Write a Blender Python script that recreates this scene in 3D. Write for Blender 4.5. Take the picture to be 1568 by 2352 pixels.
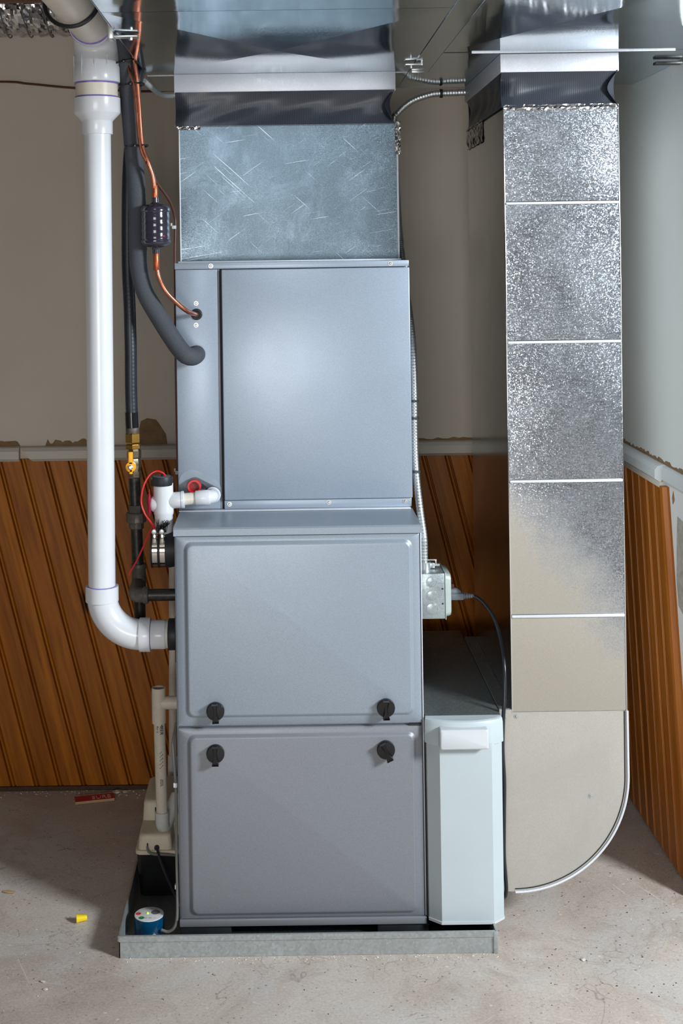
import bpy, bmesh, math, random
from mathutils import Vector, Matrix
random.seed(7)
sc = bpy.context.scene
for o in list(bpy.data.objects): bpy.data.objects.remove(o)
R = math.radians
PI = math.pi

# ------------------------------------------------------------------ camera
F_PX, CX, CY = 3035.0, 645.0, 590.0          # focal length and principal point for a 1568x2352 frame
cam_d = bpy.data.cameras.new('camera'); cam = bpy.data.objects.new('camera', cam_d)
sc.collection.objects.link(cam); sc.camera = cam
cam.location = (0, -2.85, 1.475); cam.rotation_euler = (R(90), R(0.82), 0)
cam_d.sensor_fit = 'VERTICAL'; cam_d.sensor_height = 36.0; cam_d.lens = F_PX*36.0/2352
cam_d.shift_x = (784-CX)/2352; cam_d.shift_y = (CY-1176)/2352
cam_d.clip_start = 0.02

# ------------------------------------------------------------------ light
def lin(c): return tuple(((v/255)/12.92 if v/255 <= .04045 else ((v/255+.055)/1.055)**2.4) for v in c)
w = bpy.data.worlds.new('world'); sc.world = w; w.use_nodes = True
w.node_tree.nodes['Background'].inputs[0].default_value = (.55, .6, .66, 1)
w.node_tree.nodes['Background'].inputs[1].default_value = .15
def area(name, loc, target, size, power, col):
    d = bpy.data.lights.new(name, 'AREA'); d.shape = 'RECTANGLE'; d.size, d.size_y = size; d.energy = power; d.color = col
    o = bpy.data.objects.new(name, d); sc.collection.objects.link(o); o.location = loc
    o.rotation_euler = (Vector(target)-Vector(loc)).to_track_quat('-Z', 'Y').to_euler(); return o
area('key_light', (2.65, -2.05, 2.0), (.1, 0, .8), (.6, .6), 160, (.90, .96, 1.0))
area('overhead_fill', (-.5, -2.6, 2.33), (-.5, -2.6, 0), (.9, .5), 2.5, (.97, .98, 1.0))  # unseen overhead fill, added to lift the upper surfaces
area('front_fill', (-.35, -3.9, 1.0), (.1, 0, 1.3), (1.3, .8), 38, (1.0, .97, .94))  # large unseen fill added behind the camera to brighten walls and fronts
vs = sc.view_settings
vs.view_transform = 'Standard'; vs.look = 'None'; vs.gamma = 1; vs.use_curve_mapping = False; vs.exposure = 0.0

# ------------------------------------------------------------------ materials
def newmat(name):
    m = bpy.data.materials.new(name); m.use_nodes = True; nt = m.node_tree
    b = nt.nodes['Principled BSDF']; return m, nt, b
def N(nt, typ, **kw):
    n = nt.nodes.new(typ)
    for k, v in kw.items(): setattr(n, k, v)
    return n
def coords(nt, scale=(1, 1, 1), rot=(0, 0, 0), rand=False):
    t = N(nt, 'ShaderNodeTexCoord'); mp = N(nt, 'ShaderNodeMapping')
    mp.inputs['Scale'].default_value = scale; mp.inputs['Rotation'].default_value = rot
    src = t.outputs['Object']
    if rand:
        oi = N(nt, 'ShaderNodeObjectInfo'); mu = N(nt, 'ShaderNodeMath', operation='MULTIPLY'); mu.inputs[1].default_value = 37.0
        nt.links.new(oi.outputs['Random'], mu.inputs[0])
        ad = N(nt, 'ShaderNodeVectorMath', operation='ADD'); nt.links.new(src, ad.inputs[0]); nt.links.new(mu.outputs[0], ad.inputs[1]); src = ad.outputs[0]
    if any(rot):      # turn first, stretch afterwards
        m0 = N(nt, 'ShaderNodeMapping'); m0.inputs['Rotation'].default_value = rot; mp.inputs['Rotation'].default_value = (0, 0, 0)
        nt.links.new(src, m0.inputs['Vector']); src = m0.outputs[0]
    nt.links.new(src, mp.inputs['Vector']); return mp.outputs[0]
def noise(nt, vec, scale, detail=4, rough=.55, dist=0):
    n = N(nt, 'ShaderNodeTexNoise'); n.inputs['Scale'].default_value = scale; n.inputs['Detail'].default_value = detail
    n.inputs['Roughness'].default_value = rough; n.inputs['Distortion'].default_value = dist
    nt.links.new(vec, n.inputs['Vector']); return n.outputs['Fac']
def ramp(nt, fac, stops):
    r = N(nt, 'ShaderNodeValToRGB'); e = r.color_ramp.elements
    while len(e) < len(stops): e.new(.5)
    for i, (p, c) in enumerate(stops):
        e[i].position = p; e[i].color = (c if len(c) == 4 else (*c, 1)) if not isinstance(c, (int, float)) else (c, c, c, 1)
    nt.links.new(fac, r.inputs[0]); return r.outputs[0]
def mixc(nt, fac, a, b, mode='MIX'):
    m = N(nt, 'ShaderNodeMix', data_type='RGBA', blend_type=mode)
    if isinstance(fac, float): m.inputs[0].default_value = fac
    else: nt.links.new(fac, m.inputs[0])
    for i, v in ((6, a), (7, b)):
        if isinstance(v, tuple): m.inputs[i].default_value = (*v[:3], 1)
        else: nt.links.new(v, m.inputs[i])
    return m.outputs[2]
def bump(nt, b, h, strength, dist=.001):
    n = N(nt, 'ShaderNodeBump'); n.inputs['Strength'].default_value = strength; n.inputs['Distance'].default_value = dist
    nt.links.new(h, n.inputs['Height']); nt.links.new(n.outputs[0], b.inputs['Normal']); return n
def simple(name, rgb, rough=.5, metal=0., var=.12, vscale=30, bmp=0., bscale=200, coat=0., ior=1.45, spec=None, emit=0., trans=0., rv=0.):
    m, nt, b = newmat(name); c = lin(rgb); v = coords(nt)
    f = noise(nt, v, vscale, 5)
    lo = tuple(max(0, x*(1-var)) for x in c); hi = tuple(min(1, x*(1+var)) for x in c)
    nt.links.new(ramp(nt, f, [(.3, lo), (.7, hi)]), b.inputs['Base Color'])
    b.inputs['Roughness'].default_value = rough; b.inputs['Metallic'].default_value = metal
    if rv: nt.links.new(ramp(nt, noise(nt, v, vscale*2, 4), [(.3, max(.02, rough-rv)), (.7, min(1, rough+rv))]), b.inputs['Roughness'])
    b.inputs['IOR'].default_value = ior; b.inputs['Coat Weight'].default_value = coat; b.inputs['Coat Roughness'].default_value = .08
    if spec is not None: b.inputs['Specular IOR Level'].default_value = spec
    if bmp: bump(nt, b, noise(nt, v, bscale, 3), bmp)
    if emit: b.inputs['Emission Color'].default_value = (*c, 1); b.inputs['Emission Strength'].default_value = emit
    if trans: b.inputs['Transmission Weight'].default_value = trans
    return m
M = {}
# concrete floor
def concrete():
    m, nt, b = newmat('concrete'); v = coords(nt)
    base = ramp(nt, noise(nt, v, 3.2, 9, .62, .7), [(.30, lin((166, 148, 136))), (.48, lin((196, 183, 173))), (.62, lin((210, 201, 194))), (.75, lin((190, 180, 172)))])
    c1 = mixc(nt, ramp(nt, noise(nt, v, 2.1, 6, .6, 1.4), [(.47, 0.), (.60, .6)]), base, lin((202, 205, 206)))
    c1 = mixc(nt, ramp(nt, noise(nt, v, 6.5, 9, .70, .9), [(.53, 0.), (.68, .55)]), c1, lin((150, 128, 112)))
    c1 = mixc(nt, ramp(nt, noise(nt, v, 3.7, 7, .7, 1.2), [(.60, 0.), (.68, .45)]), c1, lin((178, 150, 140)))
    c1 = mixc(nt, ramp(nt, noise(nt, v, 11, 10, .8, 1.8), [(.66, 0.), (.73, .55)]), c1, lin((120, 94, 72)))
    def line(scale, dist, wdt, amt, col, c, det=5):
        cr = noise(nt, v, scale, det, .62, dist)
        q = N(nt, 'ShaderNodeMath', operation='SUBTRACT'); nt.links.new(cr, q.inputs[0]); q.inputs[1].default_value = .5
        a_ = N(nt, 'ShaderNodeMath', operation='ABSOLUTE'); nt.links.new(q.outputs[0], a_.inputs[0])
        msk = ramp(nt, a_.outputs[0], [(.0, amt), (wdt, 0.)])
        gate = ramp(nt, noise(nt, v, 4.1+scale*.13, 3), [(.50, 0.), (.58, 1.)])
        return mixc(nt, mixc(nt, 1.0, msk, gate, 'MULTIPLY'), c, lin(col))
    c1 = line(7.0, 1.6, .006, .75, (98, 82, 70), c1)
    c1 = line(3.1, .8, .0025, .8, (110, 96, 84), c1, 3)
    for rot, sc_ in ((.52, 1.0), (-.7, 1.3), (1.15, 1.6), (.15, 1.2)):
        v2 = coords(nt, (1.6*sc_, 70*sc_, 1), (0, 0, rot))
        c1 = mixc(nt, ramp(nt, noise(nt, v2, 1.4, 2, .5), [(.70, 0.), (.725, .6)]), c1, lin((226, 221, 215)))
    def specks(scale, r0, r1, th, amt, col, c):
        vo = N(nt, 'ShaderNodeTexVoronoi'); vo.inputs['Scale'].default_value = scale; nt.links.new(v, vo.inputs['Vector'])
        sp_ = ramp(nt, vo.outputs['Distance'], [(r0, 1.), (r1, 0.)]); pk = ramp(nt, vo.outputs['Color'], [(th, 0.), (th+.02, amt)])
        return mixc(nt, mixc(nt, 1.0, sp_, pk, 'MULTIPLY'), c, lin(col))
    c1 = specks(60, .09, .20, .60, .85, (74, 62, 54), c1)
    c1 = specks(120, .10, .22, .66, .7, (86, 74, 64), c1)
    c1 = specks(28, .06, .12, .58, .9, (232, 227, 220), c1)
    c1 = mixc(nt, .38, c1, ramp(nt, noise(nt, v, 170, 5, .75), [(.28, lin((128, 112, 100))), (.72, lin((222, 215, 208)))]))
    nt.links.new(c1, b.inputs['Base Color'])
    nt.links.new(ramp(nt, noise(nt, v, 7, 6), [(.3, .42), (.7, .68)]), b.inputs['Roughness'])
    bump(nt, b, noise(nt, v, 120, 6, .7), .4, .0015); return m
M['concrete'] = concrete()
def wall_paint(name, rgb, rgb2, grime):
    m, nt, b = newmat(name); v = coords(nt)
    c = ramp(nt, noise(nt, v, 2.2, 6, .6, .5), [(.3, lin(rgb)), (.7, lin(rgb2))])
    c = mixc(nt, ramp(nt, noise(nt, v, 14, 6, .7), [(.66, 0.), (.76, .35)]), c, lin(grime))
    nt.links.new(c, b.inputs['Base Color']); b.inputs['Roughness'].default_value = .55
    bump(nt, b, noise(nt, v, 170, 4, .6), .12, .001); return m
M['taupe_wall'] = wall_paint('taupe_wall', (198, 188, 173), (208, 199, 185), (172, 160, 143))
M['white_wall_lit'] = wall_paint('white_wall_lit', (224, 228, 227), (233, 237, 236), (204, 202, 192))  # lighter than the back wall: the stronger light here is partly painted in
M['dim_wall'] = wall_paint('unpainted_wall', (84, 79, 73), (96, 90, 83), (68, 62, 57))
M['rail_paint'] = wall_paint('rail_paint', (196, 190, 178), (208, 203, 192), (170, 158, 140))
M['rail_white'] = wall_paint('rail_white', (206, 214, 218), (218, 224, 226), (180, 176, 165))
M['torn_paper'] = simple('torn_paper', (138, 112, 82), .9, var=.2, vscale=40)
M['plaster'] = simple('plaster', (170, 166, 156), .9, var=.2, vscale=60, bmp=.4)
def wood(name, dark, mid, light, lean_axis, lean):
    m, nt, b = newmat(name)
    rot = (0, lean, 0) if lean_axis == 'x' else (lean, 0, 0)
    v = coords(nt, (1, 1, .055), rot, True)
    g = noise(nt, v, 70, 6, .62, .35)
    g2 = noise(nt, v, 16, 3, .5, .8)
    c = ramp(nt, g, [(.25, lin(dark)), (.5, lin(mid)), (.78, lin(light))])
    c = mixc(nt, ramp(nt, g2, [(.35, .55), (.62, 0.)]), c, lin(dark))
    # knots
    vk = coords(nt, (1, 1, .62), rot, True)
    vo = N(nt, 'ShaderNodeTexVoronoi'); vo.inputs['Scale'].default_value = 4.2; nt.links.new(vk, vo.inputs['Vector'])
    k = ramp(nt, vo.outputs['Distance'], [(.0, 1.), (.055, .9), (.10, .25), (.20, 0.)])
    pick = ramp(nt, vo.outputs['Color'], [(.46, 0.), (.48, 1.)])
    c = mixc(nt, mixc(nt, 1.0, k, pick, 'MULTIPLY'), c, lin((58, 28, 10)))
    oi = N(nt, 'ShaderNodeObjectInfo')
    c = mixc(nt, ramp(nt, oi.outputs['Random'], [(0., .32), (1., 0.)]), c, lin(dark))
    nt.links.new(c, b.inputs['Base Color'])
    nt.links.new(ramp(nt, g, [(.2, .30), (.8, .46)]), b.inputs['Roughness'])
    b.inputs['Coat Weight'].default_value = .03; b.inputs['Coat Roughness'].default_value = .25; b.inputs['Specular IOR Level'].default_value = .28
    bump(nt, b, g, .18, .0006); return m
M['pine'] = wood('pine', (122, 64, 8), (184, 108, 14), (208, 134, 26), 'x', .24)
M['pine_right'] = wood('pine_right', (140, 78, 26), (188, 114, 42), (208, 140, 62), 'y', .19)
M['joist'] = wood('joist_wood', (86, 52, 34), (118, 76, 50), (140, 96, 66), 'x', 1.57)
def galv(name, col, rough=(.18, .38), spangle=.1, spscale=420, streak=(1, 1, 14), wav=.0, metal=1.0, tone=.18, scratch=0., smooth=None, cloud=0.):
    """zinc-coated sheet: small crystal facets tilt the normal, rolled streaks vary the gloss"""
    m, nt, b = newmat(name); v = coords(nt)
    vo = N(nt, 'ShaderNodeTexVoronoi'); vo.inputs['Scale'].default_value = spscale; nt.links.new(v, vo.inputs['Vector'])
    c1 = lin(col); c2 = tuple(min(1, x*(1+tone)) for x in c1); c0 = tuple(x*(1-tone) for x in c1)
    c = mixc(nt, ramp(nt, vo.outputs['Color'], [(.2, 0.), (.8, 1.)]), c0, c2)
    big = noise(nt, v, 6, 5, .6, .6)
    c = mixc(nt, ramp(nt, big, [(.35, .0), (.7, .5)]), c, tuple(x*.8 for x in c1))
    if cloud: c = mixc(nt, ramp(nt, noise(nt, v, 9, 7, .7, 1.0), [(.52, 0.), (.66, cloud)]), c, tuple(min(1, x*1.35) for x in c1))
    st = noise(nt, coords(nt, streak), 26, 5, .6)
    rr = mixc(nt, .6, ramp(nt, st, [(.3, rough[0]), (.7, rough[1])]), ramp(nt, big, [(.3, rough[0]), (.7, rough[1])]))
    if scratch:
        for rot in (.6, -.75, .15):
            sm = ramp(nt, noise(nt, coords(nt, (3, 3, 130), (0, rot, 0)), 2.2, 2, .5), [(.69, 0.), (.72, scratch)])
            c = mixc(nt, sm, c, lin((196, 212, 222)))
    g = N(nt, 'ShaderNodeNewGeometry'); sub = N(nt, 'ShaderNodeVectorMath', operation='SUBTRACT'); sub.inputs[1].default_value = (.5, .5, .5)
    nt.links.new(vo.outputs['Color'], sub.inputs[0]); scl = N(nt, 'ShaderNodeVectorMath', operation='SCALE'); nt.links.new(sub.outputs[0], scl.inputs[0]); scl.inputs['Scale'].default_value = spangle
    nrm = g.outputs['Normal']
    if wav:
        b2 = N(nt, 'ShaderNodeBump'); b2.inputs['Strength'].default_value = 1; b2.inputs['Distance'].default_value = wav
        nt.links.new(noise(nt, v, 3.2, 1, .4), b2.inputs['Height']); nrm = b2.outputs[0]
    if smooth:      # lower left of the drop: blends to a smoother, matt beige with a wandering edge
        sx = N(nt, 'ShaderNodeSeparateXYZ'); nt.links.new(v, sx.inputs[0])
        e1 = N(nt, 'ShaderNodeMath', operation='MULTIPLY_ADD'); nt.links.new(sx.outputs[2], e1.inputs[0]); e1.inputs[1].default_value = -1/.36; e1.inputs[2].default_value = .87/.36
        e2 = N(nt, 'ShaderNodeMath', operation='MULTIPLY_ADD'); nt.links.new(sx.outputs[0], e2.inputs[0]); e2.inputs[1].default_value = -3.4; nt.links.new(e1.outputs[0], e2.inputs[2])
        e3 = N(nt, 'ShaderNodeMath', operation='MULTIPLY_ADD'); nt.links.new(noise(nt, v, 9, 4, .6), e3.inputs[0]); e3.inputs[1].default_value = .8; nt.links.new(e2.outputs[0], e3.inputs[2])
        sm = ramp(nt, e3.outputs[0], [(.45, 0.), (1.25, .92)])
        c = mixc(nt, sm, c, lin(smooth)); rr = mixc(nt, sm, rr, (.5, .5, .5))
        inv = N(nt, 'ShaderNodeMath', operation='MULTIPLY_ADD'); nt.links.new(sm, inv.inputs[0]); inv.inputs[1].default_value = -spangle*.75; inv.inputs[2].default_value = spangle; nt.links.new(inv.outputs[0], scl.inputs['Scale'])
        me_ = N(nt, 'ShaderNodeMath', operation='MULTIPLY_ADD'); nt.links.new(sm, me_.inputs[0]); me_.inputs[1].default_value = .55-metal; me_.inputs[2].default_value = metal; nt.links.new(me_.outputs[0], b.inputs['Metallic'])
    else: b.inputs['Metallic'].default_value = metal
    ad = N(nt, 'ShaderNodeVectorMath', operation='ADD'); nt.links.new(nrm, ad.inputs[0]); nt.links.new(scl.outputs[0], ad.inputs[1])
    nz = N(nt, 'ShaderNodeVectorMath', operation='NORMALIZE'); nt.links.new(ad.outputs[0], nz.inputs[0]); nt.links.new(nz.outputs[0], b.inputs['Normal'])
    nt.links.new(c, b.inputs['Base Color']); nt.links.new(rr, b.inputs['Roughness'])
    return m
M['galv_plenum'] = galv('galv_plenum', (106, 122, 134), (.28, .44), .14, 1050, (14, 14, 1), tone=.25, scratch=.6, cloud=.7)
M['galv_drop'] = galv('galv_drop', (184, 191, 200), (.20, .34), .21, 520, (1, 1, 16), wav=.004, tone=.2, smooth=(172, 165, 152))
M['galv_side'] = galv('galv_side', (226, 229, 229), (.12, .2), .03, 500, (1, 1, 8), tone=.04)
M['galv_mirror'] = galv('galv_mirror', (196, 211, 221), (.05, .13), .010, 700, (1, 12, 1), wav=.004, tone=.04)
M['galv_boot'] = galv('galv_boot', (184, 181, 174), (.46, .56), .02, 600, (12, 1, 1), metal=.45, tone=.05)
M['galv_bright'] = galv('galv_bright', (218, 223, 232), (.38, .5), .04, 700, (10, 10, 1), metal=.3, tone=.06)
M['galv_dull'] = galv('galv_dull', (132, 138, 138), (.42, .6), .12, 300, metal=.8)
M['galv_pan'] = galv('galv_pan', (172, 178, 179), (.38, .52), .10, 200, metal=.6, tone=.1, cloud=.3)
M['foil'] = galv('foil_tape', (214, 212, 212), (.12, .3), .25, 90)
def flakepaint(name, rgb, rough=.38, spec=.5):
    m, nt, b = newmat(name); v = coords(nt); c = lin(rgb)
    f = noise(nt, v, 900, 2, .6)
    col = ramp(nt, f, [(.3, tuple(x*.86 for x in c)), (.7, tuple(min(1, x*1.13) for x in c))])
    col = mixc(nt, ramp(nt, noise(nt, v, 260, 2), [(.74, 0.), (.77, .5)]), col, tuple(min(1, x*1.5) for x in c))
    nt.links.new(col, b.inputs['Base Color']); b.inputs['Metallic'].default_value = .25
    nt.links.new(ramp(nt, noise(nt, v, 3, 3), [(.3, rough-.05), (.7, rough+.06)]), b.inputs['Roughness'])
    b.inputs['Specular IOR Level'].default_value = spec
    bump(nt, b, noise(nt, v, 350, 2), .05, .0005); return m
M['coil_paint'] = flakepaint('coil_paint', (150, 163, 178), .36)
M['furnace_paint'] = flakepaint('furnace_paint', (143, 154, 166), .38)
M['furnace_low_shaded'] = flakepaint('furnace_lower_shaded', (126, 130, 137), .42)  # furnace paint darkened: the dimmer lower door is shaded by colour
M['dark_gap'] = simple('dark_gap', (34, 36, 40), .7)
M['filter_door'] = simple('filter_door_paint', (180, 192, 197), .40, var=.03, vscale=8)
M['white_plastic'] = simple('white_plastic', (196, 201, 206), .4, var=.02, vscale=10)
M['pvc'] = simple('white_pvc', (214, 218, 224), .26, var=.03, vscale=14, coat=.15)
M['pvc_cream'] = simple('cream_pvc', (222, 216, 204), .35, var=.04)
M['primer'] = simple('purple_primer', (128, 112, 186), .4, var=.3, vscale=60)
M['beige_pvc'] = simple('beige_pvc', (204, 194, 178), .42, var=.06, vscale=90)
M['grey_pvc'] = simple('grey_white_pvc', (196, 198, 194), .42, var=.06, vscale=90)
M['foam'] = simple('foam_insulation', (64, 68, 75), .78, var=.15, vscale=300, bmp=.25, bscale=500)
M['black_jacket'] = simple('black_jacket', (34, 40, 48), .38, var=.2, vscale=60)
M['black_rubber'] = simple('black_rubber', (30, 32, 36), .5, var=.2)
M['black_gloss'] = simple('black_gloss_plastic', (24, 25, 28), .16, var=.15)
M['black_iron'] = simple('black_iron', (48, 46, 45), .36, metal=.35, var=.4, vscale=120, bmp=.3)
M['cast_iron'] = simple('cast_iron', (88, 82, 76), .55, metal=.4, var=.25, vscale=150, bmp=.4)
M['black_tank'] = simple('black_tank', (15, 16, 18), .34, var=.4, vscale=200)
M['copper'] = simple('copper', (182, 114, 90), .32, metal=1, var=.1, vscale=40, rv=.06)
M['copper_dull'] = simple('heated_copper', (176, 92, 62), .36, metal=.9, var=.35, vscale=90)
M['steel_dark'] = simple('painted_dark_steel', (46, 44, 56), .16, var=.2, coat=.4)
M['brass'] = simple('brass', (206, 164, 84), .22, metal=1, var=.1, vscale=60)
M['nickel'] = simple('plated_brass', (196, 184, 158), .22, metal=1, var=.1, vscale=60)
M['yellow_handle'] = simple('yellow_handle', (244, 168, 22), .4, var=.05)
M['yellow_nut'] = simple('yellow_nut', (240, 208, 20), .4, var=.05)
M['red'] = simple('red_plastic', (206, 34, 40), .3, var=.08)
M['red_deep'] = simple('deep_red_plastic', (150, 10, 50), .25, var=.08)
M['red_dark'] = simple('red_bore', (128, 8, 12), .4, var=.08)
M['stainless'] = simple('stainless', (206, 200, 192), .14, metal=1, var=.05, vscale=20)
M['zinc'] = simple('zinc_screw', (198, 202, 202), .36, metal=.85, var=.06)
M['canvas'] = None
def canvas():
    m, nt, b = newmat('vinyl_canvas'); t = N(nt, 'ShaderNodeTexCoord')
    wv = N(nt, 'ShaderNodeTexWave'); wv.inputs['Scale'].default_value = 75; wv.inputs['Distortion'].default_value = .6; wv.inputs['Detail'].default_value = 1
    nt.links.new(t.outputs['Object'], wv.inputs['Vector'])
    nt.links.new(ramp(nt, wv.outputs['Fac'], [(.3, lin((42, 46, 55))), (.75, lin((52, 57, 68)))]), b.inputs['Base Color'])
    b.inputs['Roughness'].default_value = .36; bump(nt, b, wv.outputs['Fac'], .12, .0008); return m
M['canvas'] = canvas()
M['grey_plug'] = simple('grey_plug', (120, 128, 136), .4)
M['cord_black'] = simple('black_cord', (36, 38, 42), .25)
M['cord_grey'] = simple('grey_cable', (112, 112, 108), .5)
M['brown_cable'] = simple('brown_cable', (84, 46, 40), .45)
M['box_galv'] = galv('box_galv', (178, 190, 194), (.28, .42), .05, 700, metal=.8)
M['box_cover'] = simple('pale_green_steel', (174, 188, 184), .4, metal=.3, var=.05)
M['blue'] = simple('blue_plastic', (6, 62, 96), .16, var=.1)
M['label_white'] = simple('label_white', (206, 206, 208), .5, var=.04, vscale=60)
M['label_grey'] = simple('label_print_grey', (96, 96, 106), .5)
M['label_green'] = simple('label_green', (40, 130, 70), .5)
M['label_red'] = simple('label_red', (206, 52, 56), .5)
M['led'] = simple('green_led', (150, 240, 20), .3, emit=2.0)
M['ink'] = simple('black_ink', (40, 38, 36), .7)
M['stick_red'] = simple('red_stick_paint', (190, 50, 56), .6, var=.12)
M['stick_wood'] = simple('bare_stick_wood', (190, 160, 120), .7, var=.1)
M['stick_ink'] = simple('pale_stick_lettering', (214, 176, 160), .7)
M['tube_clear'] = simple('milky_tubing', (196, 208, 212), .25, var=.04, coat=.3)
M['beige_plastic'] = simple('beige_plastic', (206, 194, 168), .45, var=.05)
M['pump_top'] = simple('pump_beige', (202, 192, 170), .5, var=.05, vscale=40)
M['clear'] = simple('clear_plastic', (196, 208, 218), .12)
M['clear'].node_tree.nodes['Principled BSDF'].inputs['Alpha'].default_value = .22
M['gasket'] = simple('gasket_grey', (72, 80, 88), .35)
M['tape_blue'] = simple('blue_tape', (30, 72, 190), .4)
M['crumb'] = simple('plaster_crumb', (206, 200, 190), .8, var=.2)
M['dark_wood'] = simple('dark_edge_wood', (76, 52, 34), .7, var=.25, vscale=80)

# ------------------------------------------------------------------ mesh helpers
def join(*gs):
    V, Fc = [], []
    for v, f in gs:
        o = len(V); V += [tuple(p) for p in v]; Fc += [tuple(i+o for i in q) for q in f]
    return V, Fc
def box(x0, x1, y0, y1, z0, z1, bev=0, seg=2):
    bm = bmesh.new(); bmesh.ops.create_cube(bm, size=1)
    for v in bm.verts: v.co = Vector(((x0+x1)/2+v.co.x*(x1-x0), (y0+y1)/2+v.co.y*(y1-y0), (z0+z1)/2+v.co.z*(z1-z0)))
    if bev: bmesh.ops.bevel(bm, geom=bm.edges[:], offset=bev, segments=seg, affect='EDGES', profile=.5)
    bm.verts.index_update(); V = [tuple(v.co) for v in bm.verts]; Fc = [tuple(v.index for v in f.verts) for f in bm.faces]; bm.free(); return V, Fc
def loft(rings, cap0=True, cap1=True, closed=False):
    n = len(rings[0]); V = [tuple(p) for r in rings for p in r]; Fc = []
    m = len(rings)
    for i in range(m if closed else m-1):
        for j in range(n):
            a, b_ = i*n+j, i*n+(j+1) % n; c, d = ((i+1) % m)*n+(j+1) % n, ((i+1) % m)*n+j
            Fc.append((a, b_, c, d))
    if not closed:
        if cap0: Fc.append(tuple(reversed(range(n))))
        if cap1: Fc.append(tuple((m-1)*n+j for j in range(n)))
    return V, Fc
def frame(d):
    d = Vector(d).normalized(); a = Vector((0, 0, 1)) if abs(d.z) < .9 else Vector((1, 0, 0))
    x = d.cross(a).normalized(); return x, d.cross(x).normalized(), d
def lathe(prof, org, axis, n=32, cap0=True, cap1=True, flat=None):
    x, y, d = frame(axis); org = Vector(org); rings = []
    for r, t in prof:
        rings.append([org+d*t+(x*math.cos(2*PI*k/n)+y*math.sin(2*PI*k/n))*r for k in range(n)])
    return loft(rings, cap0, cap1)
def cyl(p0, p1, r, n=24, bev=0):
    p0, p1 = Vector(p0), Vector(p1); L = (p1-p0).length
    prof = [(r, 0), (r, L)] if not bev else [(r-bev, 0), (r-bev*.3, bev*.3), (r, bev), (r, L-bev), (r-bev*.3, L-bev*.3), (r-bev, L)]
    return lathe(prof, p0, p1-p0, n)
def pipe(p0, p1, ro, ri, n=28):
    p0, p1 = Vector(p0), Vector(p1); L = (p1-p0).length; x, y, d = frame(p1-p0)
    rings = [[p0+d*t+(x*math.cos(2*PI*k/n)+y*math.sin(2*PI*k/n))*r for k in range(n)] for r, t in ((ri, 0), (ro, 0), (ro, L), (ri, L))]
    return loft(rings, closed=True)
def spline(pts, step):
    P = [Vector(p) for p in pts]; out = []
    Q = [P[0]*2-P[1]]+P+[P[-1]*2-P[-2]]
    for i in range(1, len(Q)-2):
        p0, p1, p2, p3 = Q[i-1:i+3]; k = max(2, int((p2-p1).length/step))
        for j in range(k):
            t = j/k
            out.append(.5*((2*p1)+(p2-p0)*t+(2*p0-5*p1+4*p2-p3)*t*t+(3*p1-p0-3*p2+p3)*t**3))
    out.append(P[-1]); return out
def tube(pts, r, n=14, step=.01, smooth=True, rf=None, cap=True):
    P = spline(pts, step) if smooth else [Vector(p) for p in pts]
    T = [(P[min(i+1, len(P)-1)]-P[max(i-1, 0)]).normalized() for i in range(len(P))]
    x, y, d = frame(T[0]); rings = []; s = 0
    for i, p in enumerate(P):
        if i: s += (p-P[i-1]).length
        t = T[i]; x = (x-t*x.dot(t)).normalized(); y = t.cross(x)
        rr = rf(s, i/(len(P)-1)) if rf else r
        rings.append([p+(x*math.cos(2*PI*k/n)+y*math.sin(2*PI*k/n))*rr for k in range(n)])
    return loft(rings, cap, cap)
def arc(c, u, v, r, a0, a1, n):
    c, u, v = Vector(c), Vector(u), Vector(v)
    return [c+u*(r*math.cos(a0+(a1-a0)*i/n))+v*(r*math.sin(a0+(a1-a0)*i/n)) for i in range(n+1)]
def torus(c, axis, Rr, r, n=32, m=8):
    x, y, d = frame(axis); c = Vector(c); rings = []
    for k in range(n):
        a = 2*PI*k/n; e = x*math.cos(a)+y*math.sin(a)
        rings.append([c+e*(Rr+r*math.cos(2*PI*j/m))+d*(r*math.sin(2*PI*j/m)) for j in range(m)])
    return loft(rings, closed=True)
def rrect(cx, cz, w, h, r, y, n=6):
    pts = []
    for sx, sz, a0 in ((1, 1, 0), (-1, 1, PI/2), (-1, -1, PI), (1, -1, 1.5*PI)):
        for k in range(n+1):
            a = a0+PI/2*k/n
            pts.append((cx+sx*(w/2-r)+r*math.cos(a), y, cz+sz*(h/2-r)+r*math.sin(a)))
    return pts
def prism(outline, d0, d1, axis='y'):
    def mk_(p, t): return (p[0], t, p[1]) if axis == 'y' else ((p[0], p[1], t) if axis == 'z' else (t, p[0], p[1]))
    return loft([[mk_(p, d0) for p in outline], [mk_(p, d1) for p in outline]])
def xform(g, mat): return [tuple(mat @ Vector(p)) for p in g[0]], g[1]

# ------------------------------------------------------------------ objects
ORG = {}
def link(o): sc.collection.objects.link(o); return o
def mesh(name, g, mat, ang=35, org=(0, 0, 0)):
    me = bpy.data.meshes.new(name); org = Vector(org)
    me.from_pydata([tuple(Vector(p)-org) for p in g[0]], [], g[1])
    bm = bmesh.new(); bm.from_mesh(me); bmesh.ops.recalc_face_normals(bm, faces=bm.faces[:]); bm.to_mesh(me); bm.free()
    me.materials.append(M[mat] if isinstance(mat, str) else mat)
    if ang: 
        for p in me.polygons: p.use_smooth = True
        me.set_sharp_from_angle(angle=R(ang))
    me.update(); return me
def tag(o, label, cat, group=None):
    o['label'] = label; o['category'] = cat
    if group: o['group'] = group
    return o
def thing(name, label, cat, loc, group=None):
    o = link(bpy.data.objects.new(name, None)); o.location = loc; o.empty_display_size = .05; ORG[o.name] = Vector(loc); return tag(o, label, cat, group)
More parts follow.
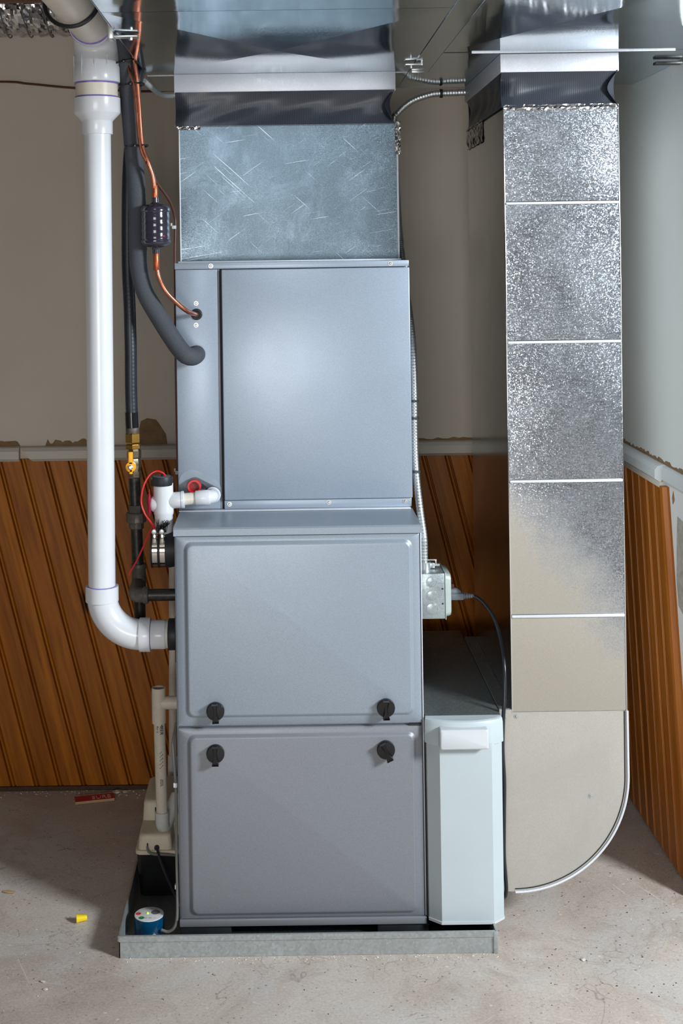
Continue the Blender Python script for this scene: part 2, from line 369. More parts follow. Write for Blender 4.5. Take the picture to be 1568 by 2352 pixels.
def part(name, g, mat, parent, ang=35, label=None):
    org = ORG[parent.name]; o = link(bpy.data.objects.new(name, mesh(name, g, mat, ang, org))); o.parent = parent; ORG[o.name] = org
    if label: o['label'] = label
    return o
def solo(name, g, mat, label, cat, group=None, ang=35, org=None):
    org = Vector(org) if org else Vector((0, 0, 0)); o = link(bpy.data.objects.new(name, mesh(name, g, mat, ang, org))); o.location = org
    ORG[o.name] = org; return tag(o, label, cat, group)
def struct(name, g, mat, ang=0):
    o = link(bpy.data.objects.new(name, mesh(name, g, mat, ang))); o['kind'] = 'structure'; ORG[o.name] = Vector((0, 0, 0)); return o
def shared(name, me, loc, parent, rot=None):
    o = link(bpy.data.objects.new(name, me)); o.parent = parent; o.location = Vector(loc)-ORG[parent.name]
    if rot: o.rotation_euler = rot
    ORG[o.name] = Vector(loc); return o
def text_geo(body, size, depth=.0004):
    cu = bpy.data.curves.new('t', 'FONT'); cu.body = body; cu.size = size; cu.extrude = depth; cu.align_x = 'CENTER'; cu.align_y = 'CENTER'
    ob = link(bpy.data.objects.new('t', cu)); dg = bpy.context.evaluated_depsgraph_get(); me = bpy.data.meshes.new_from_object(ob.evaluated_get(dg))
    g = ([tuple(v.co) for v in me.vertices], [tuple(p.vertices) for p in me.polygons])
    bpy.data.objects.remove(ob); bpy.data.curves.remove(cu); bpy.data.meshes.remove(me); return g

# ================================================================== THE SETTING
YB = .84; XR = .925; RAIL0, RAIL1 = .918, .957
struct('floor', box(-2.5, 3.3, -4.5, .95, -.1, 0), 'concrete')
struct('ceiling', box(-2.5, 3.3, -4.5, .95, 2.40, 2.5), 'dim_wall')
wb = struct('wall_back', box(-2.5, 3.3, YB, .95, 0, 2.40), 'taupe_wall')
struct('wall_left', box(-2.6, -2.5, -4.5, .95, 0, 2.40), 'dim_wall')
struct('wall_front', box(-2.5, 3.3, -4.6, -4.5, 0, 2.40), 'dim_wall')
struct('wall_far_right', box(3.3, 3.4, -4.5, .95, 0, 2.40), 'dim_wall')
wr = struct('wall_right', box(XR, XR+.11, .155, YB, 0, 2.40), 'white_wall_lit')
# slanted beadboard on the back wall: every board its own piece
PITCH = .0655; KB = .245; BZ0, BZ1 = .012, RAIL0+.004
def board_geo(w, k, z0, z1, t=.011):
    prof = [(0, -t*.25), (.0012, -t*.72), (.004, -t), (.0075, -t), (.0100, -t*.72), (.0112, -t*.35), (.0126, -t*.35), (.0145, -t), (w-.0022, -t), (w-.0004, -t*.62), (w-.0004, 0), (0, 0)]
    r0 = [(x+(z1-z0)*k, y, z0) for x, y in prof]; r1 = [(x, y, z1) for x, y in prof]
    return loft([r0, r1])
bme = mesh('board', board_geo(PITCH, KB, BZ0, BZ1), 'pine', 30)
i0 = -16
for i in range(i0, 17):
    x = -.012+i*PITCH
    if x+(BZ1-BZ0)*KB+PITCH < XR: shared('board', bme, (x, YB, 0), wb)
# the boards in the corner are cut square against the right wall
for i in range(17, 30):
    x = -.012+i*PITCH
    pass
k = 0
x = -.012+(int((XR-(BZ1-BZ0)*KB-PITCH+.012)/PITCH)+0)*PITCH
while x < XR-.01 and k < 8:
    x += PITCH; k += 1
    if x > XR-.02: break
    V, Fc = board_geo(PITCH, KB, BZ0, BZ1); V = [(min(p[0]+x, XR-.001), p[1]+YB, p[2]) for p in V]
    part('board', (V, Fc), 'pine', wb, 30)
# slanted boards on the right wall (they lean towards the room at the foot)
KR = .19; YE = .352
def rboard_geo(y0, z0, z1, t=.011, w=PITCH):
    prof = [(0, -t*.25), (.0012, -t*.72), (.004, -t), (.0075, -t), (.0100, -t*.72), (.0112, -t*.35), (.0126, -t*.35), (.0145, -t), (w-.0022, -t), (w-.0004, -t*.62), (w-.0004, 0), (0, 0)]
    f = lambda a, z: min(y0+a-(z1-z)*KR, YB-.012)
    return loft([[(XR+y, f(a, z0), z0) for a, y in prof], [(XR+y, f(a, z1), z1) for a, y in prof]])
j = 0; y = YE+.004
while y-(BZ1-BZ0)*KR < YB-.02:
    part('board', rboard_geo(y, BZ0, BZ1), 'pine_right', wr, 30); y += PITCH
# trims
def rail_prof(t): return [(0, RAIL0-.002), (-t*.55, RAIL0-.002), (-t, RAIL0+.006), (-t, RAIL1-.012), (-t*.7, RAIL1-.003), (-t*.35, RAIL1), (0, RAIL1)]
struct('trim_1', loft([[(xx, YB+a, z) for a, z in rail_prof(.024)] for xx in (-2.5, -.735)]), 'rail_paint', 30)
struct('trim_2', loft([[(-.735+((RAIL1-z)*.9 if xx < 0 else 0)+(0 if xx < 0 else XR+.735), YB+a*1.04, z) for a, z in rail_prof(.024)] for xx in (-1, 1)]), 'rail_paint', 30)
t3 = struct('trim_3', loft([[(XR+a, yy, z) for a, z in rail_prof(.026)] for yy in (.358, .80)]), 'rail_white', 30)
part('lower_strip', box(XR-.016, XR, .350, .82, RAIL0-.016, RAIL0-.002, .001), 'rail_paint', t3)
struct('trim_4', loft([[(XR+a*.5, yy, z) for a, z in rail_prof(.026)] for yy in (.156, .347)]), 'rail_white', 30)
# slanted wooden end strip of the right-hand panelling
ang = []
for z in (BZ0, BZ1-.014):
    y0 = YE-(BZ1-z)*KR
    ang.append([(XR, y0-.022, z), (XR-.006, y0-.024, z), (XR-.016, y0-.018, z), (XR-.019, y0-.006, z), (XR-.015, y0+.003, z), (XR-.011, y0+.005, z), (XR, y0+.005, z)])
struct('trim_5', loft(ang), 'pine_right', 30)
struct('baseboard_back', box(-2.5, XR, YB-.018, YB, 0, .012, .002), 'dark_wood')
# torn paper and chipped paint above the rails
def ragged(x0, x1, z0, zt, n, amp, y, seed):
    rnd = random.Random(seed); top = [(x0+(x1-x0)*i/n, zt+amp*(rnd.random()-.5)) for i in range(n+1)]
    top[0] = (x0, z0+.001); top[-1] = (x1, z0+.001)
    return prism([(x0, z0), (x1, z0)]+list(reversed(top)), y-.0008, y)
part('torn_paper', ragged(-.80, -.735, RAIL1, RAIL1+.014, 9, .004, YB, 1), 'torn_paper', wb, 0)
part('torn_paper', ragged(-.665, -.485, RAIL1, RAIL1+.012, 26, .014, YB, 2), 'torn_paper', wb, 0)
part('torn_paper', prism([(-.402, .957), (-.324, .957), (-.328, .985), (-.345, 1.012), (-.355, 1.026), (-.380, 1.030), (-.398, 1.022), (-.404, .99)], YB-.0008, YB), 'torn_paper', wb, 0)
part('torn_paper', ragged(.33, XR-.02, RAIL1, RAIL1+.006, 40, .006, YB, 3), 'torn_paper', wb, 0)
def ragged_r(y0, y1, z0, zt, n, amp, seed):
    V, Fc = ragged(y0, y1, z0, zt, n, amp, 0, seed); return [(XR+p[1], p[0], p[2]) for p in V], Fc
part('torn_paper', ragged_r(.157, .80, RAIL1, RAIL1+.008, 60, .009, 4), 'torn_paper', wr, 0)
part('bare_plaster', prism([(.20, .62), (.262, .64), (.275, .70), (.268, .80), (.262, .85), (.21, .845)], XR-.001, XR, 'x'), 'plaster', wr, 0)
part('bare_plaster', prism([(.283, .885), (.292, .905), (.302, .887), (.297, .872)], XR-.001, XR, 'x'), 'torn_paper', wr, 0)

# ================================================================== DUCTWORK OVERHEAD
ZT = 1.912
def crossbreak(x0, x1, y0, y1, z, drop, thick=.0):
    c = ((x0+x1)/2, (y0+y1)/2, z-drop)
    return [(x0, y0, z), (x1, y0, z), (x1, y1, z), (x0, y1, z), c], [(0, 1, 4), (1, 2, 4), (2, 3, 4), (3, 0, 4)]
st = thing('supply_duct', 'shiny sheet metal supply trunk duct overhead, above the grey furnace plenum', 'duct', (0, -.3, ZT))
part('duct_shell', box(-.312, .308, -1.35, .60, ZT+.003, 2.20), 'galv_mirror', st)
part('bottom_panel', crossbreak(-.313, .309, -.51, .305, ZT, .009), 'galv_mirror', st, 0)
part('bottom_panel', crossbreak(-.313, .309, .309, .60, ZT, .0005), 'galv_mirror', st, 0)
part('bottom_panel', crossbreak(-.313, .309, -1.35, -.512, ZT, .0035), 'galv_mirror', st, 0)
part('hem_seam', box(-.313, .3085, .3055, .3085, ZT-.0015, ZT+.002, .0005), 'galv_bright', st)
part('edge_hem', box(-.3140, -.3125, -1.35, .60, ZT-.0012, ZT+.02, .0004), 'galv_mirror', st)
part('drive_clip', join(box(-.326, -.270, -.30, -.275, ZT-.008, ZT-.0045, .001), box(-.328, -.316, -.305, -.27, ZT-.012, ZT+.02, .002), cyl((-.285, -.288, ZT-.008), (-.285, -.288, ZT-.013), .004, 6)), 'zinc', st)
part('drive_clip', join(box(.287, .325, .135, .155, ZT-.008, ZT-.004, .001), box(.322, .326, .135, .155, ZT-.009, ZT, .001), cyl((.300, .145, ZT-.008), (.300, .145, ZT-.014), .003, 6)), 'zinc', st)
part('drive_clip', join(box(.315, .345, .275, .282, ZT-.006, ZT-.001, .001), cyl((.332, .279, ZT-.006), (.332, .279, ZT-.011), .0025, 6)), 'zinc', st)
rt = thing('return_duct', 'shiny sheet metal return trunk duct overhead, above the tall return drop', 'duct', (.64, -.3, ZT))
part('duct_shell', box(.358, XR-.001, -1.35, .60, ZT+.003, 2.20), 'galv_mirror', rt)
part('bottom_panel', crossbreak(.357, XR-.001, -1.25, .012, ZT, .010), 'galv_mirror', rt, 0)
part('bottom_panel', crossbreak(.420, XR-.001, .014, .60, ZT, .0004), 'galv_mirror', rt, 0)
part('side_panel', box(.310, .420, .31, .60, ZT-.001, ZT+.001), 'galv_mirror', rt)
part('side_panel', box(.357, .420, .012, .31, ZT-.001, ZT+.001), 'galv_mirror', rt)
part('drive_cleat', box(.3095, .3575, -1.35, .31, ZT-.001, ZT+.001), 'galv_mirror', rt)
for xx in (.3105, .357): part('cleat_edge', box(xx-.0006, xx+.0006, -1.35, .28, ZT-.0016, ZT), 'galv_mirror', rt)
part('hem_seam', box(.419, .86, .009, .0125, ZT-.003, ZT+.001, .0008), 'galv_bright', rt)
part('hanger_tab', box(.86, .921, .16, .185, ZT-.010, ZT-.004, .001), 'black_iron', rt)

# canvas collar: four wrinkled sides between two rectangles
def canvas_geo(x0, x1, y0, y1, z0, z1, pinch=.010, seed=1, flare=.0):
    rnd = random.Random(seed); ph = [rnd.random()*6 for _ in range(6)]
    cor = [(x0, y0), (x1, y0), (x1, y1), (x0, y1)]; nrm = [(0, -1), (1, 0), (0, 1), (-1, 0)]
    NS, NT = 44, 16; rings = []
    for t in range(NT+1):
        tt = t/NT; ring = []; z = z0+(z1-z0)*tt; env = math.sin(PI*tt)
        for s in range(4):
            a, b_ = cor[s], cor[(s+1) % 4]
            for q in range(NS):
                u = q/NS; e = env*(-pinch*(.35+.5*math.sin(PI*u)))
                L = math.hypot(b_[0]-a[0], b_[1]-a[1])
                d1 = (u*L-(1-tt)*.55*L*.6-.05); e += env*.0050*math.sin(8*(tt*.10+u*.30*L*3.2)+ph[s])
                e += env*.0016*math.sin(48*u*L-9*tt+ph[(s+2) % 4])
                c_ = min(u, 1-u)*L; e -= env*.014*math.exp(-(c_/.018)**2) if c_ > .0005 else env*.016
                ring.append((a[0]+(b_[0]-a[0])*u+nrm[s][0]*e, a[1]+(b_[1]-a[1])*u+nrm[s][1]*e, z))
        rings.append(ring)
    return loft(rings, False, False)
# supply plenum
sp = thing('supply_plenum', 'galvanized supply plenum with black canvas collar on top of the coil cabinet', 'duct', (.02, .45, 1.465))
PX0, PX1, PY0, PY1, PZ0, PZ1 = -.2375, .2785, .290, .70, 1.464, 1.790
def face_xbreak(x0, x1, z0, z1, y, out):
    c = ((x0+x1)/2, y-out, (z0+z1)/2)
    return [(x0, y, z0), (x1, y, z0), (x1, y, z1), (x0, y, z1), c], [(0, 1, 4), (1, 2, 4), (2, 3, 4), (3, 0, 4)]
part('front_sheet', face_xbreak(PX0, PX1, PZ0, PZ1, PY0, .003), 'galv_plenum', sp, 0)
part('duct_shell', box(PX0, PX1, PY0+.001, PY1, PZ0, PZ1), 'galv_plenum', sp)
part('corner_seam', box(PX1-.001, PX1+.004, PY0-.003, PY0+.02, PZ0, PZ1-.01, .001), 'galv_bright', sp)
part('corner_seam', box(PX0-.0015, PX0+.0015, PY0-.0015, PY0+.02, PZ0, PZ1-.002, .0007), 'galv_bright', sp)
part('base_flange', box(PX0-.006, PX1+.006, PY0-.014, PY0+.001, 1.4635, 1.4675, .001), 'galv_bright', sp)
part('canvas_connector', canvas_geo(-.2455, .2755, .282, .705, 1.788, 1.868, .012, 3), 'canvas', sp, 50)
part('metal_collar', box(-.2475, .2775, .284, .705, 1.866, ZT-.0006, .0008), 'galv_bright', sp)
part('rim_strip', box(PX0-.010, PX1+.002, PY0-.004, PY0+.005, 1.7885, 1.7915, .0008), 'galv_bright', sp)
def crinkle(x0, x1, z0, z1, y, amp, seed, nx=8, nz=14):
    rnd = random.Random(seed); V = []; Fc = []
    for j in range(nz+1):
        for i in range(nx+1):
            V.append((x0+(x1-x0)*i/nx+rnd.uniform(-1, 1)*.0012, y-rnd.random()*amp, z0+(z1-z0)*j/nz+rnd.uniform(-1, 1)*.001))
    for j in range(nz):
        for i in range(nx): a = j*(nx+1)+i; Fc.append((a, a+1, a+nx+2, a+nx+1))
    return V, Fc
part('foil_tape', crinkle(PX1-.004, PX1+.009, 1.715, 1.792, PY0-.002, .007, 4, 5, 16), 'foil', sp, 0)
part('foil_tape', crinkle(PX0-.006, PX0+.05, 1.7805, 1.792, PY0-.002, .004, 5, 14, 4), 'foil', sp, 0)
# return drop with elbow boot
rd = thing('return_drop_duct', 'tall galvanized return air drop duct with rounded boot at the floor', 'duct', (.60, .31, .08))
DX0, DX1, DY0, DY1 = .491, .7415, .04, .59
seams = [.470, .682, .977, 1.281, 1.585, 1.797]
for a, b_ in zip(seams[:-1], seams[1:]):
    part('duct_section', box(DX0, DX1, DY0+.002, DY1, a, b_), 'galv_side', rd)
    n = 5; V = []; Fc = []; rnd = random.Random(int(a*1000))
    for jj in range(n+1):
        for ii in range(4):
            inner = 0 < jj < n and 0 < ii < 3
            V.append((DX0+(DX1-DX0)*ii/3, DY0-(.0015+.002*rnd.random() if inner else 0), a+.004+(b_-a-.008)*jj/n))
    for jj in range(n):
        for ii in range(3): q = jj*4+ii; Fc.append((q, q+1, q+5, q+4))
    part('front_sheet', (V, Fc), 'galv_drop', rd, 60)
for s_ in seams[1:-1]:
    part('seam_cleat', box(DX0+.002, DX1-.002, DY0-.004, DY0+.002, s_-.0035, s_+.0025, .0012), 'galv_bright', rd)
for xx in (DX0, DX1): part('corner_seam', box(xx-.0010, xx+.0010, DY0-.0015, DY0+.014, .47, 1.797, .0005), 'galv_side', rd)
bo = [(.463, .082), (.463, .478), (DX0, .478), (DX0, .472), (DX1, .472)]+[tuple(v) for v in []]
bo += [(DX0+.0005+.25*math.cos(a), .33+.25*math.sin(a)) for a in [-PI/2*i/24 for i in range(25)]]
part('boot', prism(bo, DY0-.001, DY1), 'galv_boot', rd, 30)
part('boot_shade_plate', box(.4635, DX0-.001, DY0+.002, DY1, .478, .4795), 'galv_dull', rd)  # dull plate added to darken the boot top, standing in for a dark reflection
lip = [(DX1+.0005, DY0-.002, .472)]+[(DX0+.001+.2505*math.cos(a), DY0-.002, .33+.2505*math.sin(a)) for a in [-PI/2*i/30 for i in range(31)]]
part('edge_seam', tube(lip, .003, 8, smooth=False), 'galv_bright', rd)
lip2 = [(p[0]-.006 if i == 0 else DX0+.001+(p[0]-DX0-.001)*.972, DY0-.0015, .33+(p[2]-.33)*.972 if i else .472) for i, p in enumerate(lip)]
part('edge_groove', tube(lip2, .0012, 6, smooth=False), 'dark_gap', rd)
part('canvas_connector', canvas_geo(DX0-.004, DX1+.001, DY0-.004, DY1+.004, 1.794, 1.873, .012, 11), 'canvas', rd, 50)
part('metal_collar', box(DX0-.006, DX1+.002, DY0-.004, DY1+.004, 1.871, ZT-.0006, .0008), 'galv_bright', rd)
part('foil_tape', crinkle(DX0, DX1, 1.788, 1.800, DY0-.001, .003, 6, 40, 3), 'foil', rd, 0)
V, Fc = crinkle(.33, .594, 1.745, 1.800, 0, .004, 7, 20, 6)
part('foil_tape', ([(DX0-.001+p[1]*1.0, p[0], p[2]-.03*0) for p in V], Fc), 'foil', rd, 0)
scr = mesh('screw', join(lathe([(.0035, 0), (.0035, .0018), (.002, .003)], (0, 0, 0), (0, -1, 0), 6), lathe([(.0055, 0), (.0055, .0008)], (0, 0, 0), (0, -1, 0), 16)), 'zinc')
for x_, z_ in ((.4755, .4625), (.5, .4635), (.660, .287)): shared('screw', scr, (x_, DY0-.001, z_), rd)

# foil flex duct and joist in the top left corner
fd = thing('flexible_duct', 'crinkled silver foil flexible duct running along the wall near the ceiling', 'duct', (-.9, .72, 2.16))
rnd = random.Random(5); rings = []
for i in range(120):
    x_ = -1.6+i*.0095; rings.append([(x_, .72+(.082+.004*math.cos(i*2*PI/6)+rnd.uniform(-.004, .004))*math.cos(2*PI*k/40), 2.165+(.082+.003*math.cos(i*2*PI/6)+rnd.uniform(-.004, .004))*math.sin(2*PI*k/40)) for k in range(40)])
part('foil_sleeve', loft(rings), 'foil', fd, 0)
for i in range(20): part('wire_hoop', torus((-1.59+i*.057, .72, 2.165), (1, 0, .12), .0875, .0018, 40, 6), 'cord_grey', fd)
solo('ceiling_joist', box(-2.4, -.33, .40, .44, 2.115, 2.30, .003), 'joist', 'dark brown ceiling joist above the foil flexible duct', 'joist', org=(-.9, .42, 2.2))
solo('paper_tag', loft([[(x_, .392-.004*math.sin(x_*40), z_) for x_, z_ in ((-.735, 2.125+b_), (-.66, 2.122+b_), (-.60, 2.128+b_), (-.575, 2.14+b_))] for b_ in (0, .06)], False, False), 'label_white', 'white paper tag with red print on the dark ceiling joist', 'tag', ang=0, org=(-.66, .392, 2.15))
cb = thing('cable_clamp_block', 'beige plastic block with black strap at the upper left corner', 'block', (-.78, .37, 2.12))
part('body', box(-.845, -.765, .34, .395, 2.095, 2.22, .004), 'beige_plastic', cb)
part('strap', tube([(-.815, .337, 2.22), (-.808, .334, 2.16), (-.795, .335, 2.115)], .005, 8), 'black_rubber', cb)

# ================================================================== PAN, FURNACE, COIL
dp = thing('drain_pan', 'shallow galvanized drain pan on the floor under the furnace', 'pan', (.036, .35, 0))
a0, a1, b0, b1, hz, tk = -.362, .4335, -.062, .735, .0475, .0016
part('pan_floor', box(a0+.002, a1-.002, b0+.002, b1-.002, .0005, .003), 'galv_dull', dp)
def rim(p0, p1, nx, ny):
    (x0, y0), (x1, y1) = p0, p1; r_ = []
    for x_, y_ in (p0, p1):
        r_.append([(x_, y_, 0.0005), (x_+nx*.000, y_+ny*.000, hz-.012), (x_-nx*.003, y_-ny*.003, hz-.012), (x_-nx*.003, y_-ny*.003, hz-.001), (x_-nx*.001, y_-ny*.001, hz), (x_+nx*.002, y_+ny*.002, hz), (x_+nx*.002, y_+ny*.002, .0005)])
    return loft(r_)
part('pan_wall', rim((a0, b0), (a1, b0), 0, 1), 'galv_pan', dp, 20)
part('pan_wall', rim((a0, b1), (a1, b1), 0, -1), 'galv_pan', dp, 20)
part('pan_wall', rim((a0, b0), (a0, b1), 1, 0), 'galv_pan', dp, 20)
part('pan_wall', rim((a1, b0), (a1, b1), -1, 0), 'galv_pan', dp, 20)
part('corner_fold', box(a1-.006, a1+.003, b0-.004, b0+.004, .001, hz-.001, .001), 'galv_pan', dp)
for x0, x1, lb in ((-.238, -.128, 'black rubber pad under the left front corner of the furnace'), (.188, .298, 'black rubber pad under the right front corner of the furnace')):
    solo('rubber_pad', box(x0, x1, .002, .70, .0032, .0328, .002), 'black_rubber', lb, 'pad', 'rubber pads under the furnace', org=((x0+x1)/2, .05, .003))

fu = thing('furnace', 'grey-blue gas furnace cabinet with two embossed doors standing in the pan', 'furnace', (.0265, .365, .033))
GX0, GX1 = -.2395, .2925
part('cabinet', box(GX0, GX1, .010, .73, .033, .886, .002), 'furnace_paint', fu)
lidp = [(-.003, .876), (-.003, .890), (0, .8935), (.19, .8935), (.73, .8935), (.73, .886), (.002, .886), (.002, .876)]
part('top_panel', loft([[(x_, a, z) for a, z in lidp] for x_ in (GX0-.001, GX1+.001)]), 'furnace_paint', fu, 20)
def emb_door(x0, x1, z0, z1, y, ins, mat, parent, r=.016):
    cx, cz, w_, h_ = (x0+x1)/2, (z0+z1)/2, x1-x0, z1-z0
    il, ir, ib, it = ins
    icx, icz, iw, ih = (x0+il+x1-ir)/2, (z0+ib+z1-it)/2, w_-il-ir, h_-ib-it
    rings = [rrect(cx, cz, w_, h_, .002, y+.013), rrect(cx, cz, w_, h_, .002, y+.0015), rrect(cx, cz, w_-.003, h_-.003, .003, y)]
    for off, dy in ((0, 0), (.0015, -.0005), (.0045, -.0040), (.0075, -.0062), (.0095, -.0066)):
        rings.append(rrect(icx, icz, iw-2*off, ih-2*off, r-off*.4, y+dy))
    return part('door', loft(rings), mat, parent, 50)
ud = emb_door(GX0+.003, GX1-.003, .4655, .8745, 0, (.018, .015, .017, .011), 'furnace_paint', fu)
ld = emb_door(GX0+.003, GX1-.003, .050, .4605, 0, (.020, .013, .006, .012), 'furnace_low_shaded', fu)
part('base_lip', box(GX0+.001, GX1+.0015, -.004, .01, .034, .0495, .0015), 'furnace_low_shaded', fu)
part('side_seam', box(GX1-.001, GX1+.0012, .001, .012, .05, .886, .0005), 'galv_bright', fu)
part('gap_strip', box(.262, .2885, -.001, .004, .461, .465), 'dark_gap', fu)
# knobs
def knob_geos():
    disc = lathe([(.0195, 0), (.0196, .006), (.0192, .0085), (.018, .0098), (.012, .0102)], (0, 0, 0), (0, -1, 0), 40)
    hs = [(-.0205, .0072), (-.019, .0074), (-.012, .0052), (-.004, .0032), (.002, .0030), (.009, .0042), (.015, .0060), (.0178, .0064)]
    out = [(w_, z) for z, w_ in hs]+[(-w_, z) for z, w_ in reversed(hs)]
    def ring(y_, s): return [(x_*s, y_, z*(1 if s > .9 else .985)) for x_, z in out]
    grip = loft([ring(-.004, 1.0), ring(-.0228, 1.0), ring(-.0236, .93), ring(-.0234, .80), ring(-.0175, .66)])
    inn = loft([ring(-.0238, .62), ring(-.02405, .62)])
    return disc, grip, inn
kd, kg, ki = knob_geos()
kdm, kgm, kim = mesh('knob_disc', kd, 'black_gloss'), mesh('knob_grip', kg, 'black_gloss', 40), mesh('knob_slot', ki, 'dark_gap')
for dr, x_, z_, rot in ((ud, -.1548, .5005, 3), (ud, .2115, .5028, 0), (ld, -.1561, .4094, 1), (ld, .2102, .4126, 24)):
    k_ = shared('knob', kdm, (x_, -.0066, z_), dr, (0, R(-rot), 0))
    k_.data = kdm.copy(); bm = bmesh.new(); bm.from_mesh(kdm); bm.from_mesh(kgm); bm.to_mesh(k_.data); bm.free()
# coil cabinet
co = thing('coil_cabinet', 'blue-grey evaporator coil cabinet with smooth door between furnace and plenum', 'cabinet', (.025, .46, .8935))
CX0, CX1 = -.244, .2935
part('cabinet', box(CX0, CX1-.002, .200, .73, .8935, 1.452, .002), 'coil_paint', co)
part('fixed_panel', box(CX0, -.1475, .193, .201, .8965, 1.449, .0018), 'coil_paint', co)
part('door_channel', box(-.1475, -.137, .1975, .2005, .8965, 1.449), 'dark_gap', co)
part('channel_lip', box(-.1485, -.1425, .1945, .1985, .8965, 1.449, .001), 'furnace_low_shaded', co)
part('door', box(-.1375, CX1+.001, .184, .199, .9175, 1.4475, .0022, 3), 'coil_paint', co)
part('base_rail', box(-.138, CX1-.001, .190, .2005, .8965, .9165, .0012), 'coil_paint', co)
part('base_strip', box(CX0+.002, CX1-.004, .176, .195, .8937, .8962, .0008), 'galv_bright', co)
fl = part('top_flange', join(box(CX0-.001, CX1, .188, .195, 1.4495, 1.4635, .001), box(CX0-.001, CX1, .1885, .73, 1.4615, 1.4635)), 'coil_paint', co)
for x_, z_, y_ in ((-.1615, 1.4563, .188), (.2512, 1.4564, .188), (-.1968, 1.3706, .193), (-.1976, 1.3206, .193), (-.1263, .9078, .190), (.1021, .9090, .190), (.2774, .9090, .190)):
    shared('screw', scr, (x_, y_, z_), co)
part('line_grommet', join(torus((-.1958, .192, 1.3455), (0, 1, 0), .0100, .0032, 28, 10), cyl((-.1958, .1925, 1.3455), (-.1958, .191, 1.3455), .009)), 'black_rubber', co)
# drain port plate with red plug
dpp = [(-.2305, .953)]
def teardrop(cx0, cz0, r0, cx1, cz1, r1, n=20):
    pts = []; a = math.atan2(cz1-cz0, cx1-cx0)
    for i in range(n+1): t = a+PI/2+PI*i/n; pts.append((cx0+r0*math.cos(t), cz0+r0*math.sin(t)))
    for i in range(n+1): t = a-PI/2+PI*i/n; pts.append((cx1+r1*math.cos(t), cz1+r1*math.sin(t)))
    return pts
part('clear_cover', prism(teardrop(-.212, .958, .030, -.176, .937, .032), .1905, .1925), 'clear', co)
part('gasket', prism(teardrop(-.2050, .952, .0185, -.163, .931, .0175), .181, .1925), 'gasket', co)
part('gasket_slot', prism([(-.188, .958), (-.188, .946), (-.176, .948)], .1795, .1812), 'dark_gap', co)
pl = part('red_plug', pipe((-.2055, .186, .9525), (-.2055, .168, .9525), .0155, .0115), 'red', co)
part('plug_bore', cyl((-.2055, .184, .9525), (-.2055, .175, .9525), .0117), 'red_dark', co)

# ================================================================== FILTER CABINET
fc = thing('filter_cabinet', 'narrow filter cabinet with pale blue-white front door, right of the furnace', 'cabinet', (.378, .33, .046))
part('cabinet', box(.2965, .4610, -.002, .656, .050, .4775, .0012), 'galv_dull', fc)
oct_ = [(.2985, .004), (.2985, -.008), (.3235, -.030), (.4345, -.030), (.4595, -.008), (.4595, .004)]
part('door', loft([[(x_, y_, .0505) for x_, y_ in oct_], [(x_, y_, .430) for x_, y_ in oct_]]), 'filter_door', fc, 20)
part('door_foot', loft([[(x_+(.001 if x_ > .38 else -.001), y_-.002, z_) for x_, y_ in oct_] for z_ in (.0455, .0510)]), 'white_plastic', fc, 20)
r_ = []
for z_, g_, dy in ((.4275, .0005, .0), (.4285, .0025, .0), (.470, .002, .001), (.4775, .001, .004), (.4795, -.001, .008)):
    ring = []
    for i in range(21):
        u = i/20; x_ = .2965-g_+(.1635+2*g_)*u
        yy = -.012-.026*math.sin(PI*u)**.7+dy
        ring.append((x_, yy, z_-(.004*math.sin(PI*u) if z_ < .44 else 0)))
    ring += [(.4600+g_, .004, z_), (.2965-g_, .004, z_)]; r_.append(ring)
part('top_cap', loft(r_), 'filter_door', fc, 25)
part('handle_pad', loft([rrect(.3735, .4465, .104-2*i_, .043-2*i_, .004, y_) for i_, y_ in ((0, -.030), (0, -.049), (.001, -.0515), (.004, -.053))]), 'white_plastic', fc, 50)
for z_ in (.4625, .1385):
    tb = part('tab', box(.455, .470, .033, .0375, z_-.006, z_+.006, .001), 'zinc', fc); shared('screw', scr, (.4665, .033, z_), tb)
part('black_gasket', box(.2942, .2975, -.002, .02, .050, .478), 'dark_gap', fc)

# ================================================================== PVC VENT
vp = thing('vent_pipe', 'white plastic vent pipe with elbow running from furnace side up to the ceiling', 'pipe', (-.409, .09, .60))
VX, VY, VZ = -.4085, .09, .639; r2 = .0302
vtop = -.4045
part('pipe', cyl((VX, VY, .735), (vtop, VY, 1.760), r2, 40), 'pvc', vp)
el = [Vector((VX, VY, .742)), Vector((VX, VY, .735))]+arc((VX+.088, VY, VZ+.088), (-1, 0, 0), (0, 0, -1), .088, 0, PI/2, 16)+[Vector((-.318, VY, VZ))]
elbow = part('elbow', tube(el, .0335, 36, smooth=False), 'pvc', vp, 50)
part('hub', pipe((VX, VY, .716), (VX, VY, .7485), .0368, .030, 40), 'pvc', vp)
part('primer_ring', torus((VX, VY, .7487), (0, 0, 1), .0308, .0012, 40, 6), 'primer', vp)
part('hub', cyl((-.326, VY, VZ), (-.3015, VY, VZ), .0372, 40, .001), 'pvc', vp)
part('primer_ring', torus((-.3012, VY, VZ), (1, 0, 0), .0312, .0012, 40, 6), 'primer', vp)
part('pipe', cyl((-.302, VY, VZ), (-.268, VY, VZ), .0318, 40, .002), 'pvc', vp)
part('pipe_stub', cyl((-.272, VY, VZ), (-.256, VY, VZ), .0302, 40), 'grey_pvc', vp)
part('furnace_flange', join(cyl((-.262, VY, VZ), (-.2400, VY, VZ), .0345, 32, .002), box(-.244, -.2397, VY-.045, VY+.045, VZ-.05, VZ+.05, .001)), 'black_rubber', vp)
part('reducer', lathe([(.0302, 0), (.0345, .0005), (.0345, .0285), (.036, .031), (.0505, .046), (.0520, .049), (.0520, .0805), (.0445, .0815)], (vtop, VY, 1.7525), (0, 0, 1), 48), 'pvc', vp, 40)
